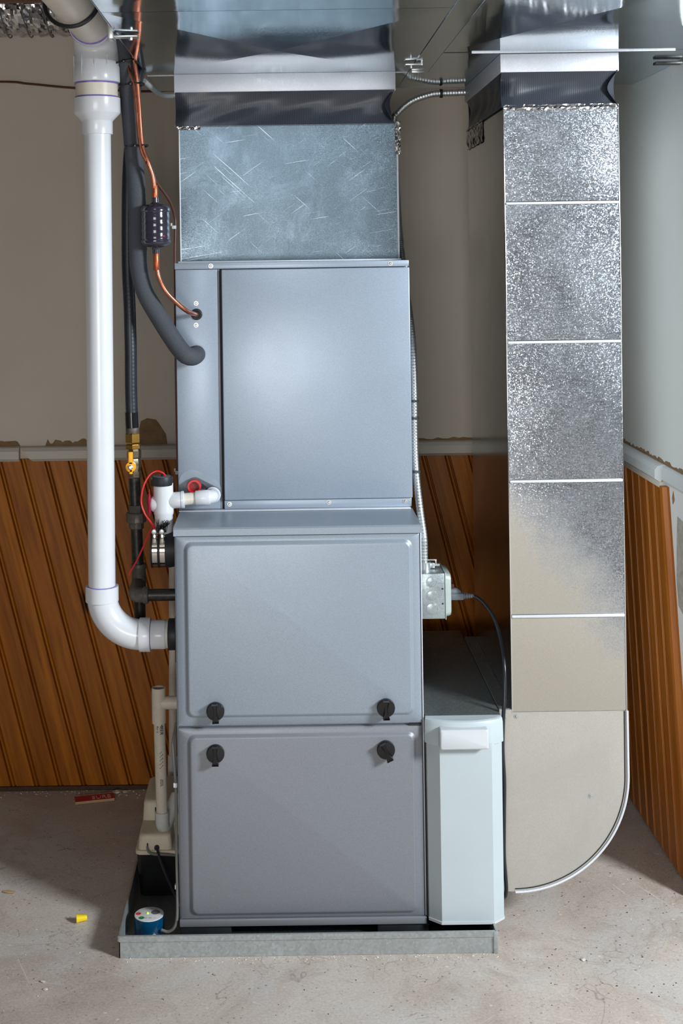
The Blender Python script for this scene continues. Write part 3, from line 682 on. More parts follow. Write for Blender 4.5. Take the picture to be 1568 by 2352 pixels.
part('pipe', cyl((vtop, VY, 1.825), (vtop, VY, 1.90), .0468, 48), 'pvc_cream', vp)
for z_ in (1.8352, 1.8655): part('primer_ring', torus((vtop, VY, z_), (0, 0, 1), .0470, .0018, 48, 6), 'primer', vp)
part('coupling', lathe([(.0468, 0), (.0512, .0006), (.0522, .0030), (.0515, .035), (.0498, .038), (.0495, .065), (.0485, .072)], (vtop, VY, 1.8675), (0, 0, 1), 48), 'pvc', vp, 40)
for a in (-2.7, -2.1, -1.5, -.95): part('coupling_rib', box(vtop+.0512*math.cos(a)-.0007, vtop+.0512*math.cos(a)+.0007, VY+.0512*math.sin(a)-.0007, VY+.0512*math.sin(a)+.0007, 1.873, 1.925), 'pvc', vp)
ZP = 1.988
el2 = [Vector((vtop, VY, 1.905)), Vector((vtop, VY, 1.926))]+arc((vtop, VY-.058, 1.93), (0, 1, 0), (0, 0, 1), .058, 0, PI/2, 14)+[Vector((vtop, VY-.082, ZP))]
part('elbow', tube(el2, .0495, 44, smooth=False), 'pvc', vp, 50)
part('primer_ring', torus((vtop, VY-.083, ZP), (0, 1, 0), .0460, .0022, 48, 6), 'primer', vp)
part('pipe', cyl((vtop, VY-.05, ZP), (vtop, -1.6, ZP), .0448, 44), 'pvc_cream', vp)
solo('black_cable', tube([(vtop-.058, -.18, ZP+.055), (vtop-.058, -.215, ZP-.012), (vtop-.03, -.235, ZP-.046), (vtop+.01, -.24, ZP-.050), (vtop+.043, -.235, ZP-.025), (vtop+.052, -.21, ZP+.02), (vtop+.045, -.18, ZP+.06)], .0044, 10, .006), 'cord_black', 'black cable looped around the white vent pipe below the ceiling', 'cable', org=(vtop, -.22, ZP))

# ================================================================== REFRIGERANT LINES
suc = [(-.352, .03, 2.02), (-.349, .09, 1.96), (-.3407, .12, 1.8874), (-.3366, .13, 1.8333), (-.3317, .13, 1.7645), (-.3261, .13, 1.6761), (-.3215, .13, 1.5876), (-.3220, .13, 1.4993), (-.3195, .13, 1.4501), (-.3055, .13, 1.3959), (-.2701, .13, 1.3316), (-.2356, .128, 1.2771), (-.2170, .128, 1.2565), (-.204, .140, 1.2520), (-.1985, .165, 1.2530), (-.1975, .197, 1.2535)]
solo('suction_line', tube(suc, .0205, 28, .008), 'foam', 'thick black foam-insulated suction line bending into the coil cabinet', 'insulated pipe', org=(-.32, .13, 1.25))
sl = bpy.data.objects['suction_line']
ll = thing('liquid_line', 'copper liquid line with black filter drier entering the coil cabinet', 'copper pipe', (-.279, .10, 1.345))
part('upper_tube', tube([(-.331, .075, 1.985), (-.324, .095, 1.9317), (-.3167, .098, 1.8864), (-.3118, .098, 1.8174), (-.3060, .096, 1.7304), (-.2933, .09, 1.6916), (-.2832, .095, 1.6583), (-.2798, .1, 1.6248), (-.2791, .1, 1.612)], .0054, 14, .006), 'copper', ll)
part('lower_tube', tube([(-.2787, .1, 1.490), (-.2781, .1, 1.4693), (-.2737, .1, 1.4352), (-.2586, .1, 1.4029), (-.2355, .11, 1.376), (-.2128, .13, 1.3553), (-.1989, .165, 1.3475), (-.1958, .196, 1.3455)], .0052, 14, .005), 'copper', ll)
for a, b_ in ((1.606, 1.640), (1.449, 1.487)): part('heated_joint', cyl((-.2790 if a > 1.5 else -.2779, .1, a), (-.2793 if a > 1.5 else -.2786, .1, b_), .0066, 16, .001), 'copper_dull', ll)
fdp = [(.0056, .0), (.0075, .001), (.0075, .010), (.010, .0135), (.026, .018), (.0318, .0225), (.0335, .026), (.0335, .030), (.0318, .0325)]
for i in range(4):
    z_ = .0345+.0145*i; fdp += [(.0316, z_), (.0325, z_+.004), (.0316, z_+.008)]
fdp += [(.0318, .0935), (.0335, .096), (.0335, .100), (.0318, .104), (.024, .1090), (.011, .112), (.0078, .115), (.0070, .126), (.0056, .1265)]
part('filter_drier', lathe(fdp, (-.2789, .10, 1.4855), (0, 0, 1), 40), 'steel_dark', ll, 30)
part('drier_mark', box(-.262, -.2555, .0705, .0725, 1.5235, 1.5260), 'red_deep', ll)
solo('capillary_line', tube([(-.352, .06, 2.03), (-.346, .075, 1.9755), (-.3385, .09, 1.9329), (-.336, .098, 1.9087), (-.3267, .090, 1.8797), (-.3205, .085, 1.8548), (-.3157, .083, 1.8066), (-.3126, .083, 1.7585), (-.3068, .080, 1.7147), (-.2971, .085, 1.6929)], .0034, 10, .006), 'copper', 'thin copper tube strapped beside the foam-insulated line', 'copper pipe', org=(-.31, .08, 1.8))
def tie(pts, label, org):
    t_ = thing('cable_tie', label, 'cable tie', org, 'black cable ties on the refrigerant lines'); part('strap', tube(pts+[pts[0]], .0022, 6, .004), 'black_gloss', t_)
    part('lock', box(pts[0][0]-.004, pts[0][0]+.004, pts[0][1]-.005, pts[0][1]+.001, pts[0][2]-.003, pts[0][2]+.003, .0008), 'black_gloss', t_); return t_
def loop(cx, cy, z, rx, ry, tilt=0): return [(cx+rx*math.cos(a), cy+ry*math.sin(a), z+tilt*math.cos(a)) for a in [-PI/2+2*PI*i/12 for i in range(12)]]
tie(loop(-.329, .119, 1.865, .027, .0335, .003), 'black cable tie around the pipes just below the overhead duct', (-.329, .085, 1.865))
tie(loop(-.321, .115, 1.727, .026, .0305, .002), 'black cable tie around the pipes above the filter drier', (-.321, .085, 1.727))
tie(loop(-.341, .100, 1.913, .0275, .034, .006), 'black cable tie around the pipes beside the trunk duct edge', (-.341, .07, 1.913))
solo('thermostat_cable', tube([(-.2960, .085, 1.690), (-.2793, .15, 1.6471), (-.2623, .2, 1.6195), (-.252, .23, 1.5953), (-.2475, .25, 1.5704), (-.2465, .25, 1.555), (-.2480, .25, 1.5091), (-.2490, .25, 1.4479), (-.2500, .25, 1.2641), (-.2500, .25, 1.1109), (-.2490, .25, .9729), (-.2475, .25, .92), (-.2455, .25, .80), (-.2448, .24, .55), (-.2450, .23, .46)], .0030, 10, .01), 'brown_cable', 'thin brown control cable hanging down the left side of the coil cabinet', 'cable', org=(-.25, .25, .9))
for z_, lb in ((1.548, 'small white clip holding the brown cable beside the plenum'), (.973, 'small white clip holding the brown cable near the coil drain')):
    solo('cable_clip', join(box(-.2545, -.2445, .243, .254, z_-.004, z_+.004, .001), box(-.2575, -.2535, .245, .25, z_+.002, z_+.010, .0008)), 'white_plastic', lb, 'clip', 'cable clips', org=(-.25, .25, z_))
solo('drain_tubing', tube([(-.320, .30, 1.899), (-.302, .36, 1.885), (-.285, .40, 1.877), (-.262, .41, 1.876), (-.245, .41, 1.880)], .0065, 14, .006), 'tube_clear', 'short milky white tube reaching the plenum side under the trunk', 'tube', org=(-.28, .4, 1.88))
solo('wall_cable', tube([(-1.3, YB-.004, 1.975), (-.80, YB-.004, 1.975), (-.70, YB-.004, 1.968), (-.60, YB-.004, 1.957), (-.50, YB-.004, 1.949), (-.38, YB-.004, 1.942), (-.30, YB-.004, 1.944), (-.2, YB-.004, 1.945)], .0032, 8, .02), 'brown_cable', 'thin painted-over cable sagging across the upper back wall', 'cable', org=(-.6, YB-.004, 1.96))

# ================================================================== GAS LINE
gl = thing('gas_line', 'black gas pipe with brass fitting and yellow shutoff valve at furnace left', 'gas pipe', (-.335, .17, .62))
part('flexible_tubing', tube([(-.315, .215, 1.93), (-.3247, .2, 1.8937), (-.3335, .195, 1.8416), (-.3429, .19, 1.7412), (-.3492, .185, 1.6403), (-.3515, .18, 1.47), (-.3478, .172, 1.3705), (-.3463, .17, 1.271), (-.3467, .17, 1.1715), (-.3449, .17, 1.0868)], .0140, 20, .0022, rf=lambda s, t: .0138+.00010*math.sin(s*2*PI/.0088)), 'black_jacket', gl, 70)
part('tape_wrap', tube([(-.3466, .17, 1.125), (-.346, .17, 1.10), (-.345, .17, 1.083)], .0150, 20, .004), 'black_gloss', gl)
gx = lambda z: -.3449+(1.0868-z)*.026
def gp(z): return (gx(z), .17, z)
part('brass_nut', join(lathe([(.0165, 0), (.0182, .003), (.0182, .022), (.0150, .026)], gp(1.054), (0, 0, 1), 6), lathe([(.0155, 0), (.0182, .002), (.0182, .010), (.016, .0115)], gp(1.041), (0, 0, 1), 6)), 'brass', gl, 20)
part('tube_collar', cyl(gp(1.076), gp(1.090), .0155, 24, .001), 'cast_iron', gl)
vb = part('valve_body', lathe([(.0145, 0), (.0165, .002), (.0165, .014), (.0135, .016), (.0155, .024), (.0160, .034), (.0140, .044), (.0165, .047), (.0165, .062), (.0140, .066)], gp(.9755), (0, 0, 1), 8), 'nickel', gl, 20)
part('valve_handle', join(cyl((gx(1.004)-.004, .153, 1.004), (gx(1.004)-.004, .140, 1.004), .0115, 24, .001), box(gx(1.02)-.0085, gx(1.02)+.0015, .140, .146, 1.010, 1.038, .0015), box(gx(.99)-.0075, gx(.99)-.0005, .140, .146, .988, .998, .001)), 'yellow_handle', vb)
part('handle_nut', lathe([(.0058, 0), (.0058, .004), (.0035, .0055)], (gx(1.004)-.004, .1400, 1.004), (0, -1, 0), 6), 'zinc', vb)
part('black_pipe', cyl(gp(.978), gp(.905), .0133, 24), 'black_iron', gl)
part('union', join(lathe([(.0165, 0), (.0165, .018)], gp(.895), (0, 0, 1), 8), lathe([(.0225, 0), (.0235, .002), (.0235, .020), (.0225, .022)], gp(.874), (0, 0, 1), 8), lathe([(.0160, 0), (.0170, .002), (.0170, .016)], gp(.859), (0, 0, 1), 8)), 'cast_iron', gl, 20)
part('black_pipe', cyl(gp(.862), gp(.775), .0136, 24), 'black_iron', gl)
te = gp(.742)
part('tee', join(lathe([(.0168, 0), (.0178, .003), (.0178, .008), (.0160, .011), (.0160, .060), (.0178, .064), (.0178, .070), (.0168, .073)], gp(.706), (0, 0, 1), 24), cyl((te[0], .17, .735), (te[0], .118, .728), .0160, 24)), 'cast_iron', gl, 40)
part('street_elbow', join(tube([(te[0], .145, .7315), (te[0], .122, .7285), (te[0]+.001, .107, .7255), (te[0]+.008, .099, .7250), (te[0]+.020, .098, .7250)], .0165, 22, .004), cyl((te[0]+.018, .098, .7250), (te[0]+.030, .098, .7250), .0190, 24, .002)), 'cast_iron', gl, 50)
part('furnace_nipple', cyl((te[0]+.025, .098, .7250), (-.2410, .098, .7250), .0133, 24), 'black_iron', gl)
part('inlet_grommet', cyl((-.2455, .098, .7250), (-.2395, .098, .7250), .0175, 24, .001), 'black_rubber', gl)
part('drip_leg', join(cyl(gp(.712), gp(.61), .0133, 24), cyl(gp(.625), gp(.60), .0165, 24, .002)), 'black_iron', gl)

# ================================================================== CONDENSATE TRAP
ct = thing('condensate_trap', 'white plastic drain trap with black cap from the coil drain port', 'drain pipe', (-.275, .13, .84))
TX, TY = -.2745, .130
part('tee_body', lathe([(.0200, 0), (.0205, .001), (.0205, .040), (.0222, .043), (.0226, .050), (.0222, .112), (.021, .113)], (TX+.002, TY, .857), (0, 0, 1), 36), 'pvc', ct, 40)
part('lower_bend', tube([(TX+.002, TY, .870), (TX+.004, TY+.002, .855), (TX+.010, TY+.012, .842), (TX+.012, TY+.03, .838)], .0198, 28, .004), 'pvc', ct)
cp = part('cap', lathe([(.0245, 0), (.0250, .001), (.0250, .016), (.0238, .0195), (.010, .020)], (TX-.001, TY, .9645), (0, 0, 1), 36), 'black_rubber', ct, 40)
part('cap_label', cyl((TX-.001, TY, .984), (TX-.001, TY, .9850), .0205), 'label_grey', cp)
part('cap_post', cyl((TX, TY-.004, .984), (TX, TY-.004, .990), .002, 8), 'black_gloss', cp)
part('branch_hub', lathe([(.0150, 0), (.0182, .004), (.0182, .034), (.0195, .035), (.0195, .040), (.017, .041)], (TX+.008, TY, .9285), (1, 0, .06), 32), 'pvc', ct, 40)
part('side_stub', lathe([(.0175, 0), (.0175, .018), (.013, .024), (.004, .026)], (TX-.004, TY, .922), (-1, 0, 0), 28), 'pvc', ct, 50)
part('drain_pipe', cyl((-.229, TY, .9315), (-.196, TY, .9335), .0136, 28), 'pvc_cream', ct)
part('elbow', join(lathe([(.0165, 0), (.0172, .001), (.0172, .030), (.0155, .033)], (-.2000, TY, .9335), (1, 0, .05), 32), tube([(-.175, TY, .9350), (-.1690, TY+.003, .9355), (-.1645, TY+.010, .9350), (-.1640, TY+.026, .9335), (-.1640, .187, .9320)], .0158, 28, .004), torus((-.1640, .176, .932), (0, 1, 0), .0165, .002, 28, 6)), 'pvc', ct, 50)
part('float_switch', join(box(TX-.033, TX-.0255, TY-.014, TY+.008, .902, .945, .002), box(TX-.029, TX-.027, TY-.020, TY-.012, .898, .958, .0008)), 'red_deep', ct)
part('bristles', join(*[cyl((TX-.004+random.uniform(-.010, .014), TY-.030+random.uniform(-.004, .004), .864), (TX+random.uniform(-.014, .018), TY-.033+random.uniform(-.006, .006), .884+random.uniform(-.006, .010)), .0006, 5) for _ in range(46)]), 'black_gloss', ct)
rw = [(TX+.006, TY, .985), (TX+.002, TY-.004, .992), (TX-.012, TY-.008, .997), (TX-.028, TY-.010, .988), (TX-.042, TY-.012, .962), (TX-.047, TY-.012, .930), (TX-.040, TY-.014, .905), (TX-.026, TY-.018, .885), (TX-.012, TY-.026, .868)]
part('switch_wire', tube(rw, .0021, 10, .004), 'red', ct)
part('wire_end', tube([(TX-.018, TY-.020, .876), (TX-.014, TY-.024, .870), (TX-.006, TY-.028, .862)], .0032, 10, .004), 'red', ct)
part('loose_wire', tube([(TX-.020, TY-.018, .880), (TX-.036, TY-.020, .845), (TX-.055, TY-.022, .805), (TX-.076, TY-.024, .768)], .0019, 10, .006), 'red', ct)
rc = thing('rubber_coupling', 'black rubber coupling with two stainless band clamps on furnace side', 'coupling', (-.277, .13, .78))
part('sleeve', lathe([(.036, 0), (.0415, .001), (.0415, .0045), (.0395, .0050), (.0395, .0165), (.0415, .017), (.0415, .0215), (.0395, .022), (.0395, .0335), (.0415, .034), (.0415, .042), (.038, .062)], (-.3015, .13, .8205), (1, 0, 0), 44), 'black_rubber', rc, 30)
part('mounting_flange', box(-.2448, -.2397, .078, .182, .766, .874, .001), 'black_rubber', rc)
for x_ in (-.2963, -.2793):
    bd = part('band_clamp', pipe((x_, .13, .8205), (x_+.0112, .13, .8205), .0412, .0390, 44), 'stainless', rc)
    part('clamp_housing', box(x_+.001, x_+.0102, .0885, .094, .842, .862, .001), 'stainless', bd)
    part('clamp_screw', join(cyl((x_+.0056, .097, .868), (x_+.0056, .084, .868), .0058, 16, .0008), box(x_+.0012, x_+.010, .0835, .0842, .8675, .8685)), 'zinc', bd)

# ================================================================== DRAIN STANDPIPE, PUMP
ds = thing('drain_standpipe', 'beige plastic standpipe with open tee beside the condensate pump', 'drain pipe', (-.295, .22, .14))
part('tee', join(pipe((-.2985, .22, .397), (-.2985, .22, .479), .0163, .0125, 32), cyl((-.292, .22, .4435), (-.2405, .22, .4425), .0150, 28)), 'beige_pvc', ds, 40)
part('pipe', cyl((-.2980, .22, .410), (-.2945, .22, .178), .0133, 28), 'beige_pvc', ds)
part('elbow', tube([(-.2947, .22, .190), (-.2945, .22, .172), (-.2940, .222, .160), (-.2905, .232, .152), (-.282, .250, .165), (-.272, .270, .185), (-.264, .285, .20)], .0158, 26, .005), 'grey_pvc', ds)
V, Fc = text_geo('MBER', .011)
mt = Matrix.Translation((-.2925, .2072, .386)) @ Matrix.Rotation(PI/2, 4, 'X') @ Matrix.Rotation(-PI/2, 4, 'Z')
part('print', xform((V, Fc), mt), 'ink', ds, 0)
mt = Matrix.Translation((-.3005, .2072, .386)) @ Matrix.Rotation(PI/2, 4, 'X') @ Matrix.Rotation(-PI/2, 4, 'Z')
part('print', xform(text_geo('40-S', .009), mt), 'ink', ds, 0)
for dz_, ln in ((.315, .040), (.262, .016)):
    part('print', join(*[box(-.2955+(i % 3)*.0026-.001, -.2955+(i % 3)*.0026+.0003, .2060, .2072, dz_+ln*(i/14-.5), dz_+ln*(i/14-.5)+.0018) for i in range(14)]), 'ink', ds, 0)
rp = thing('drain_pipe', 'thin beige drain pipe running down behind the left furnace side', 'drain pipe', (-.292, .5, .08))
part('pipe', cyl((-.2885, .56, .79), (-.292, .50, .20), .0105, 22), 'beige_pvc', rp)
part('socket', cyl((-.2918, .503, .215), (-.2925, .495, .150), .0130, 22), 'grey_pvc', rp)
cpm = thing('condensate_pump', 'condensate pump with beige cover on a black tank in the pan', 'pump', (-.30, .33, .003))
qx0, qx1, qy0, qy1 = -.3525, -.2425, .195, .475
tank = []
for z_, g in ((.0035, -.008), (.006, -.006), (.05, -.003), (.104, .0)):
    tank.append([(p[0], p[2], z_) for p in rrect((qx0+qx1)/2, (qy0+qy1)/2, qx1-qx0+2*g, qy1-qy0+2*g, .012, 0)])
part('tank', loft(tank), 'black_tank', cpm, 40)
def slab(x0, x1, y0, y1, z0, z1, r, tp=.004, rt=.006):
    cx, cy = (x0+x1)/2, (y0+y1)/2; rings = []
    for z_, g in ((z0, 0), (z1-rt, -tp*.7), (z1-rt*.5, -tp), (z1-rt*.12, -tp-rt*.45), (z1, -tp-rt)):
        rings.append([(p[0], p[2], z_) for p in rrect(cx, cy, x1-x0+2*g, y1-y0+2*g, max(.002, r), 0)])
    return loft(rings)
part('lid', slab(qx0-.003, qx1+.001, qy0-.003, qy1+.003, .103, .112, .014, .0005, .002), 'pump_top', cpm, 40)
part('front_cover', slab(qx0+.003, qx0+.082, qy0+.002, .345, .111, .146, .010), 'pump_top', cpm, 40)
part('motor_cover', slab(qx0+.004, qx1-.002, .275, .440, .111, .191, .014, .006, .008), 'pump_top', cpm, 40)
part('vent_slot', box(-.3165, -.3125, .2745, .279, .143, .176), 'dark_gap', cpm)
part('vent_slot', box(-.2775, -.2735, .2745, .279, .143, .176), 'dark_gap', cpm)
part('cable_notch', join(box(-.3285, -.3255, .1955, .199, .113, .127), cyl((-.3055, .199, .117), (-.3055, .1945, .117), .006, 16)), 'dark_gap', cpm)
part('power_lead', tube([(-.3275, .196, .120), (-.324, .187, .112), (-.312, .183, .108), (-.29, .183, .107), (-.265, .19, .102), (-.2455, .20, .095)], .0028, 8, .005), 'cord_grey', cpm)
part('power_lead', tube([(-.3055, .198, .117), (-.302, .186, .112), (-.293, .17, .095), (-.272, .14, .06), (-.255, .12, .035), (-.2465, .115, .02)], .0032, 8, .005), 'cord_black', cpm)
part('blue_tag', box(-.2555, -.2425, .189, .1925, .084, .105, .001), 'tape_blue', cpm)
# low voltage cable down the furnace side
solo('float_switch_cable', tube([(-.2440, .05, .455), (-.2455, .03, .445), (-.2490, .015, .425), (-.2475, .012, .39), (-.2440, .012, .33), (-.2440, .012, .25), (-.2440, .010, .17), (-.2435, .008, .10), (-.2445, .006, .055), (-.250, .004, .032), (-.264, .004, .021), (-.2790, .006, .024)], .0034, 10, .005), 'cord_grey', 'grey cable running down the furnace left side to the blue alarm', 'cable', org=(-.245, .01, .2))
for z_, lb in ((.335, 'white clip on the grey cable beside the lower furnace door'), (.115, 'white clip on the grey cable near the drain pan')):
    solo('cable_clip', box(-.2490, -.2405, .007, .018, z_-.005, z_+.005, .0012), 'white_plastic', lb, 'clip', 'cable clips', org=(-.245, .012, z_))
la = thing('leak_alarm', 'round blue water leak alarm with printed white top in the pan', 'alarm', (-.308, .034, .003))
AX, AY = -.308, .034
part('case', lathe([(.031, 0), (.0325, .002), (.0325, .038), (.0318, .0405)], (AX, AY, .0035), (0, 0, 1), 48), 'blue', la, 40)
tl = part('top_label', lathe([(.0320, 0), (.0318, .0015), (.0305, .002)], (AX, AY, .0435), (0, 0, 1), 48), 'label_white', la, 40)
def disc(dx, dy, r, m, nm, e=1): part(nm, lathe([(r, 0), (r, .0004)], (AX+dx, AY+dy, .0454), (0, 0, 1), 24), m, tl)
disc(-.0235, .001, .0058, 'label_red', 'red_dot'); disc(-.0150, -.0175, .0062, 'label_green', 'green_dot'); disc(.0135, .0065, .0098, 'label_grey', 'buzzer_grille')
for i in range(9):
    a = random.uniform(0, 6.28); part('print_line', box(AX-.010+(i % 3)*.010, AX-.003+(i % 3)*.010, AY+(-.020 if i < 5 else .016)+.0028*(i//3), AY+(-.0192 if i < 5 else .0168)+.0028*(i//3), .0454, .0457), 'label_grey', tl)
part('led', lathe([(.0022, 0), (.0020, .002), (.0008, .003)], (AX-.003, AY+.001, .0454), (0, 0, 1), 12), 'led', la)
part('terminal', lathe([(.0052, 0), (.0052, .0012), (.004, .0016)], (AX+.0125, AY-.0302, .0125), (.38, -.93, 0), 20), 'zinc', la)

# ================================================================== ELECTRICAL
jb = thing('junction_box', 'galvanized square electrical box with cover plate on furnace right side', 'electrical box', (.33, .16, .66))
part('body', box(.2935, .3570, .11, .212, .659, .7605, .0015), 'box_galv', jb)
part('cover', join(box(.3570, .3590, .108, .214, .657, .7625, .001), loft([[(x_, p[0], p[2]) for p in rrect(.161, .71, .098-2*g, .098-2*g, .012, 0)] for x_, g in ((.358, 0), (.366, .001), (.3705, .003), (.3715, .006))])), 'box_cover', jb, 40)
for z_, r_k in ((.7415, .0118), (.7115, .0118), (.6815, .0138)):
    kk = part('knockout', cyl((.3265, .1105, z_), (.3265, .1092, z_), r_k-.0015, 28, .0004), 'box_galv', jb); part('knockout_ring', torus((.3265, .1098, z_), (0, 1, 0), r_k, .0007, 28, 6), 'zinc', kk)
for z_ in (.7265, .693): part('screw_hole', cyl((.351, .1105, z_), (.351, .1094, z_), .0020, 14), 'dark_gap', jb)
cc = part('conduit_connector', join(pipe((.3165, .16, .760), (.3165, .16, .776), .0145, .0105, 28), box(.326, .339, .153, .167, .763, .774, .001), cyl((.336, .16, .7685), (.351, .16, .7685), .0035, 14)), 'zinc', jb)
part('clamp_bridge', join(box(.318, .343, .157, .163, .779, .7815, .0008), box(.341, .344, .157, .163, .768, .7815, .0008)), 'zinc', cc)
def armor(pts, name, label, org, mat='zinc', r=.0085, pitch=.0072):
    return solo(name, tube(pts, r, 16, .0016, rf=lambda s, t: r*(.93+.09*abs(math.sin(s*PI/pitch)))), mat, label, 'conduit', ang=50, org=org)
armor([(.3165, .16, .770), (.3165, .16, .800), (.3155, .16, .8357), (.3102, .18, .8915), (.3054, .21, .9749), (.3050, .225, 1.0545), (.3065, .235, 1.155), (.3068, .26, 1.2554), (.3064, .30, 1.3149), (.3058, .36, 1.3648), (.3053, .44, 1.43), (.305, .55, 1.55), (.305, .615, 1.70), (.3023, .625, 1.8251), (.3141, .62, 1.8501), (.3489, .615, 1.8780), (.3949, .605, 1.8930), (.4235, .60, 1.8955), (.4693, .59, 1.8955), (.489, .585, 1.8955)], 'flexible_conduit', 'ribbed metal flexible conduit climbing from the electrical box behind the coil cabinet', (.31, .2, .9))
for z_, y_, x_, lb in ((1.135, .232, .3062, 'dark strap on the metal conduit, higher one beside the coil door'), (1.095, .229, .3058, 'dark strap on the metal conduit, lower one beside the coil door'), (.974, .21, .3056, 'grey band on the metal conduit at wood panelling height')):
    solo('conduit_strap', pipe((x_, y_, z_-.003), (x_, y_, z_+.003), .0102, .0086, 20), 'gasket', lb, 'strap', 'straps on the metal conduit', org=(x_, y_, z_))
solo('conduit_strap', pipe((.4205, .60, 1.8955), (.4275, .60, 1.8955), .0115, .0088, 20), 'black_rubber', 'black strap on the metal conduit under the overhead duct', 'strap', 'straps on the metal conduit', org=(.424, .6, 1.8955))
pc = thing('power_cord', 'grey plug and black cord from the electrical box down behind the filter cabinet', 'cord', (.40, .16, .69))
part('plug', join(box(.3715, .4040, .1485, .1715, .690, .7045, .002), loft([[(x_, .16+a*s_, .7045+b_*s_) for a, b_ in ((-.010, -.001), (.010, -.001), (.010, .006), (.005, .012), (-.005, .012), (-.010, .006))] for x_, s_ in ((.372, 1), (.388, .95), (.398, .4))])), 'grey_plug', pc, 40)
part('outlet_flap', box(.3715, .383, .150, .172, .7165, .7260, .002), 'brown_cable', pc)
part('strain_relief', join(*[cyl((.4045+.0055*i, .16, .6965), (.4085+.0055*i, .16, .6965), .0070-.0007*i, 16, .0008) for i in range(4)]+[cyl((.404, .16, .6965), (.427, .16, .6965), .004)]), 'grey_plug', pc)
part('cord', tube([(.424, .16, .6965), (.4330, .158, .694), (.4488, .14, .6833), (.4663, .11, .6568), (.4753, .08, .6166), (.4765, .045, .5699), (.4730, .028, .5097), (.4690, .022, .47), (.4660, .020, .40), (.4685, .020, .33), (.4670, .020, .25), (.4660, .022, .17), (.4690, .024, .12), (.4710, .030, .085), (.4690, .05, .062), (.4670, .10, .055)], .0042, 12, .006), 'cord_black', pc)

# ================================================================== THINGS ON THE FLOOR
ps = thing('paint_stick', 'broken red wooden stick with pale lettering on floor by the panelling', 'stick', (-.53, .754, 0))
mt = Matrix.Translation((-.53, .756, .0)) @ Matrix.Rotation(R(13), 4, 'Z')
part('wood', xform(box(-.053, .053, -.021, .021, .0010, .0080, .0005), mt), 'stick_wood', ps)
part('red_face', xform(box(-.0525, .0522, -.0205, .0165, .0080, .0086), mt), 'stick_red', ps)
part('lettering', xform(text_geo('SURE', .0230), mt @ Matrix.Translation((.0185, -.004, .0088)) @ Matrix.Scale(1.25, 4, (0, 1, 0))), 'stick_ink', ps, 0)
part('ruler_marks', xform(join(*[box(-.05+i*.0185, -.034+i*.0185, .0165, .0195, .0080, .0087) for i in range(6)]), mt), 'stick_ink', ps, 0)
wn = thing('wire_nut', 'yellow plastic wire nut lying on the concrete floor', 'wire nut', (-.466, .093, 0))
d_ = Vector((-.93, -.18, .0)).normalized(); rings = []; x_, y_, dd = frame(d_); og = Vector((-.4530, .0955, .0088))
for t_, r_n in ((0, .0050), (.001, .0058), (.004, .0064), (.016, .0078), (.020, .0086), (.0235, .0090)):
    rings.append([og+dd*t_+(x_*math.cos(2*PI*k/32)+y_*math.sin(2*PI*k/32))*(r_n*(1-.05*(k % 4 == 0)*(t_ < .019))) for k in range(32)])
part('shell', loft(rings), 'yellow_nut', wn, 30); part('bore', cyl(og+dd*.0230, og+dd*.0238, .0062), 'yellow_handle', wn)
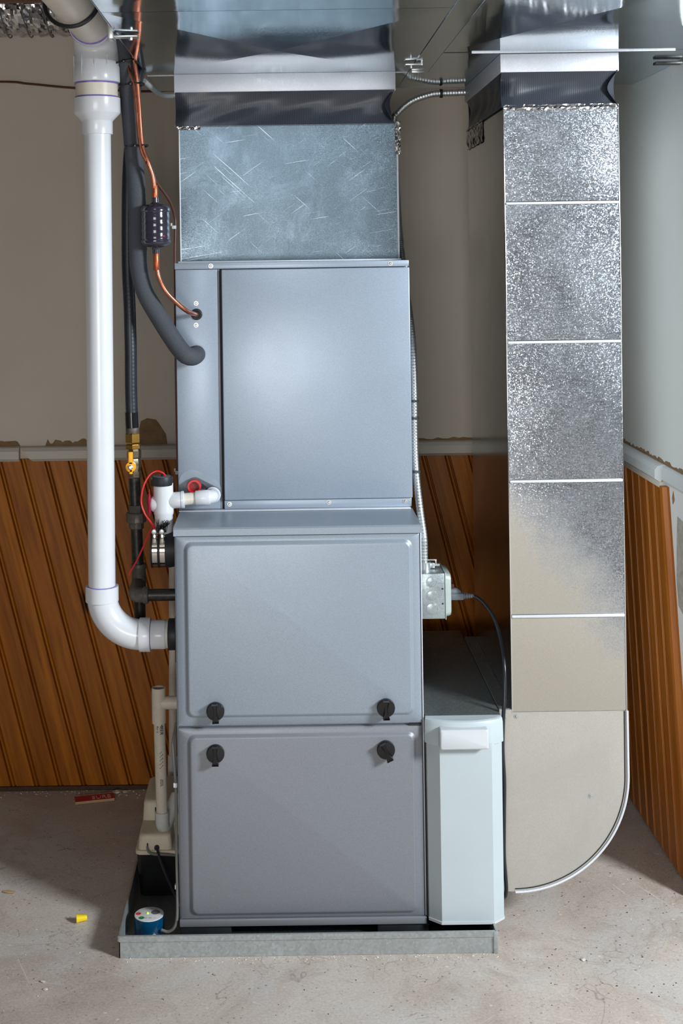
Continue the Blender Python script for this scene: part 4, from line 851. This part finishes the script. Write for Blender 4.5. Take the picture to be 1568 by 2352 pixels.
def chip(x_, y_, s, seed, label, mat='crumb', el=1.0, h=.35):
    rnd = random.Random(seed); bm = bmesh.new(); bmesh.ops.create_icosphere(bm, subdivisions=1, radius=s)
    for v in bm.verts: v.co = Vector((v.co.x*el*rnd.uniform(.6, 1.2), v.co.y*rnd.uniform(.6, 1.2), v.co.z*h*rnd.uniform(.7, 1.1)))
    zmin = min(v.co.z for v in bm.verts); bm.verts.index_update(); a = rnd.uniform(0, 3)
    mt_ = Matrix.Translation((x_, y_, -zmin)) @ Matrix.Rotation(a, 4, 'Z')
    g = ([tuple(mt_ @ v.co) for v in bm.verts], [tuple(v.index for v in f.verts) for f in bm.faces]); bm.free()
    return solo('plaster_chip', g, mat, label, 'chip', 'loose chips on the floor', ang=0, org=(x_, y_, 0))
chip(-.508, -.15, .0055, 1, 'white plaster chip on the floor in front left of the pan', el=1.7)
chip(-.497, -.178, .0065, 2, 'crumbled grey plaster bit on the floor near the bottom left corner')
chip(.609, -.096, .0065, 3, 'bright white chip on the floor right of the drain pan')
chip(-.655, .235, .010, 4, 'tan splinter on the floor at the left edge', 'stick_wood', 2.0, .2)
chip(-.475, .80, .014, 5, 'plaster lump at the foot of the panelled wall by the red stick')
chip(-.452, .806, .009, 6, 'small plaster lump at the wall foot, nearer the pump')
def crumbs(n, fn, seed, s0, s1):
    rnd = random.Random(seed); gs = []
    for _ in range(n):
        x_, y_ = fn(rnd); s = rnd.uniform(s0, s1); a = rnd.uniform(0, 6.28)
        p = [(x_+s*math.cos(a+q*1.57)*rnd.uniform(.5, 1.2), y_+s*math.sin(a+q*1.57)*rnd.uniform(.5, 1.2)) for q in range(4)]; h = s*rnd.uniform(.3, .9)
        gs.append(([(*q, .0002) for q in p]+[(x_, y_, h)], [(0, 1, 4), (1, 2, 4), (2, 3, 4), (3, 0, 4), (3, 2, 1, 0)]))
    return join(*gs)
o = solo('floor_crumbs', join(crumbs(150, lambda r_: (r_.uniform(-.36, .44), -.064-abs(r_.gauss(0, .012))), 1, .001, .003), crumbs(110, lambda r_: (r_.uniform(-.8, -.25), .82-abs(r_.gauss(0, .02))), 2, .0012, .0045), crumbs(170, lambda r_: (r_.choice((r_.uniform(-.8, -.38), r_.uniform(.46, .9))), r_.uniform(-.35, .3)), 3, .0007, .0024)), 'crumb', 'pale plaster crumbs scattered along the pan and wall foot', 'debris', ang=0)
o['kind'] = 'stuff'
o = solo('floor_grit', join(crumbs(120, lambda r_: (r_.uniform(-.8, .9), -.068-abs(r_.gauss(0, .10))), 11, .0007, .0022), crumbs(90, lambda r_: (r_.uniform(.46, .90), r_.uniform(-.3, .35)), 12, .0008, .003)), 'dark_wood', 'dark grit scattered on the concrete in front of the pan', 'grit', ang=0)
o['kind'] = 'stuff'
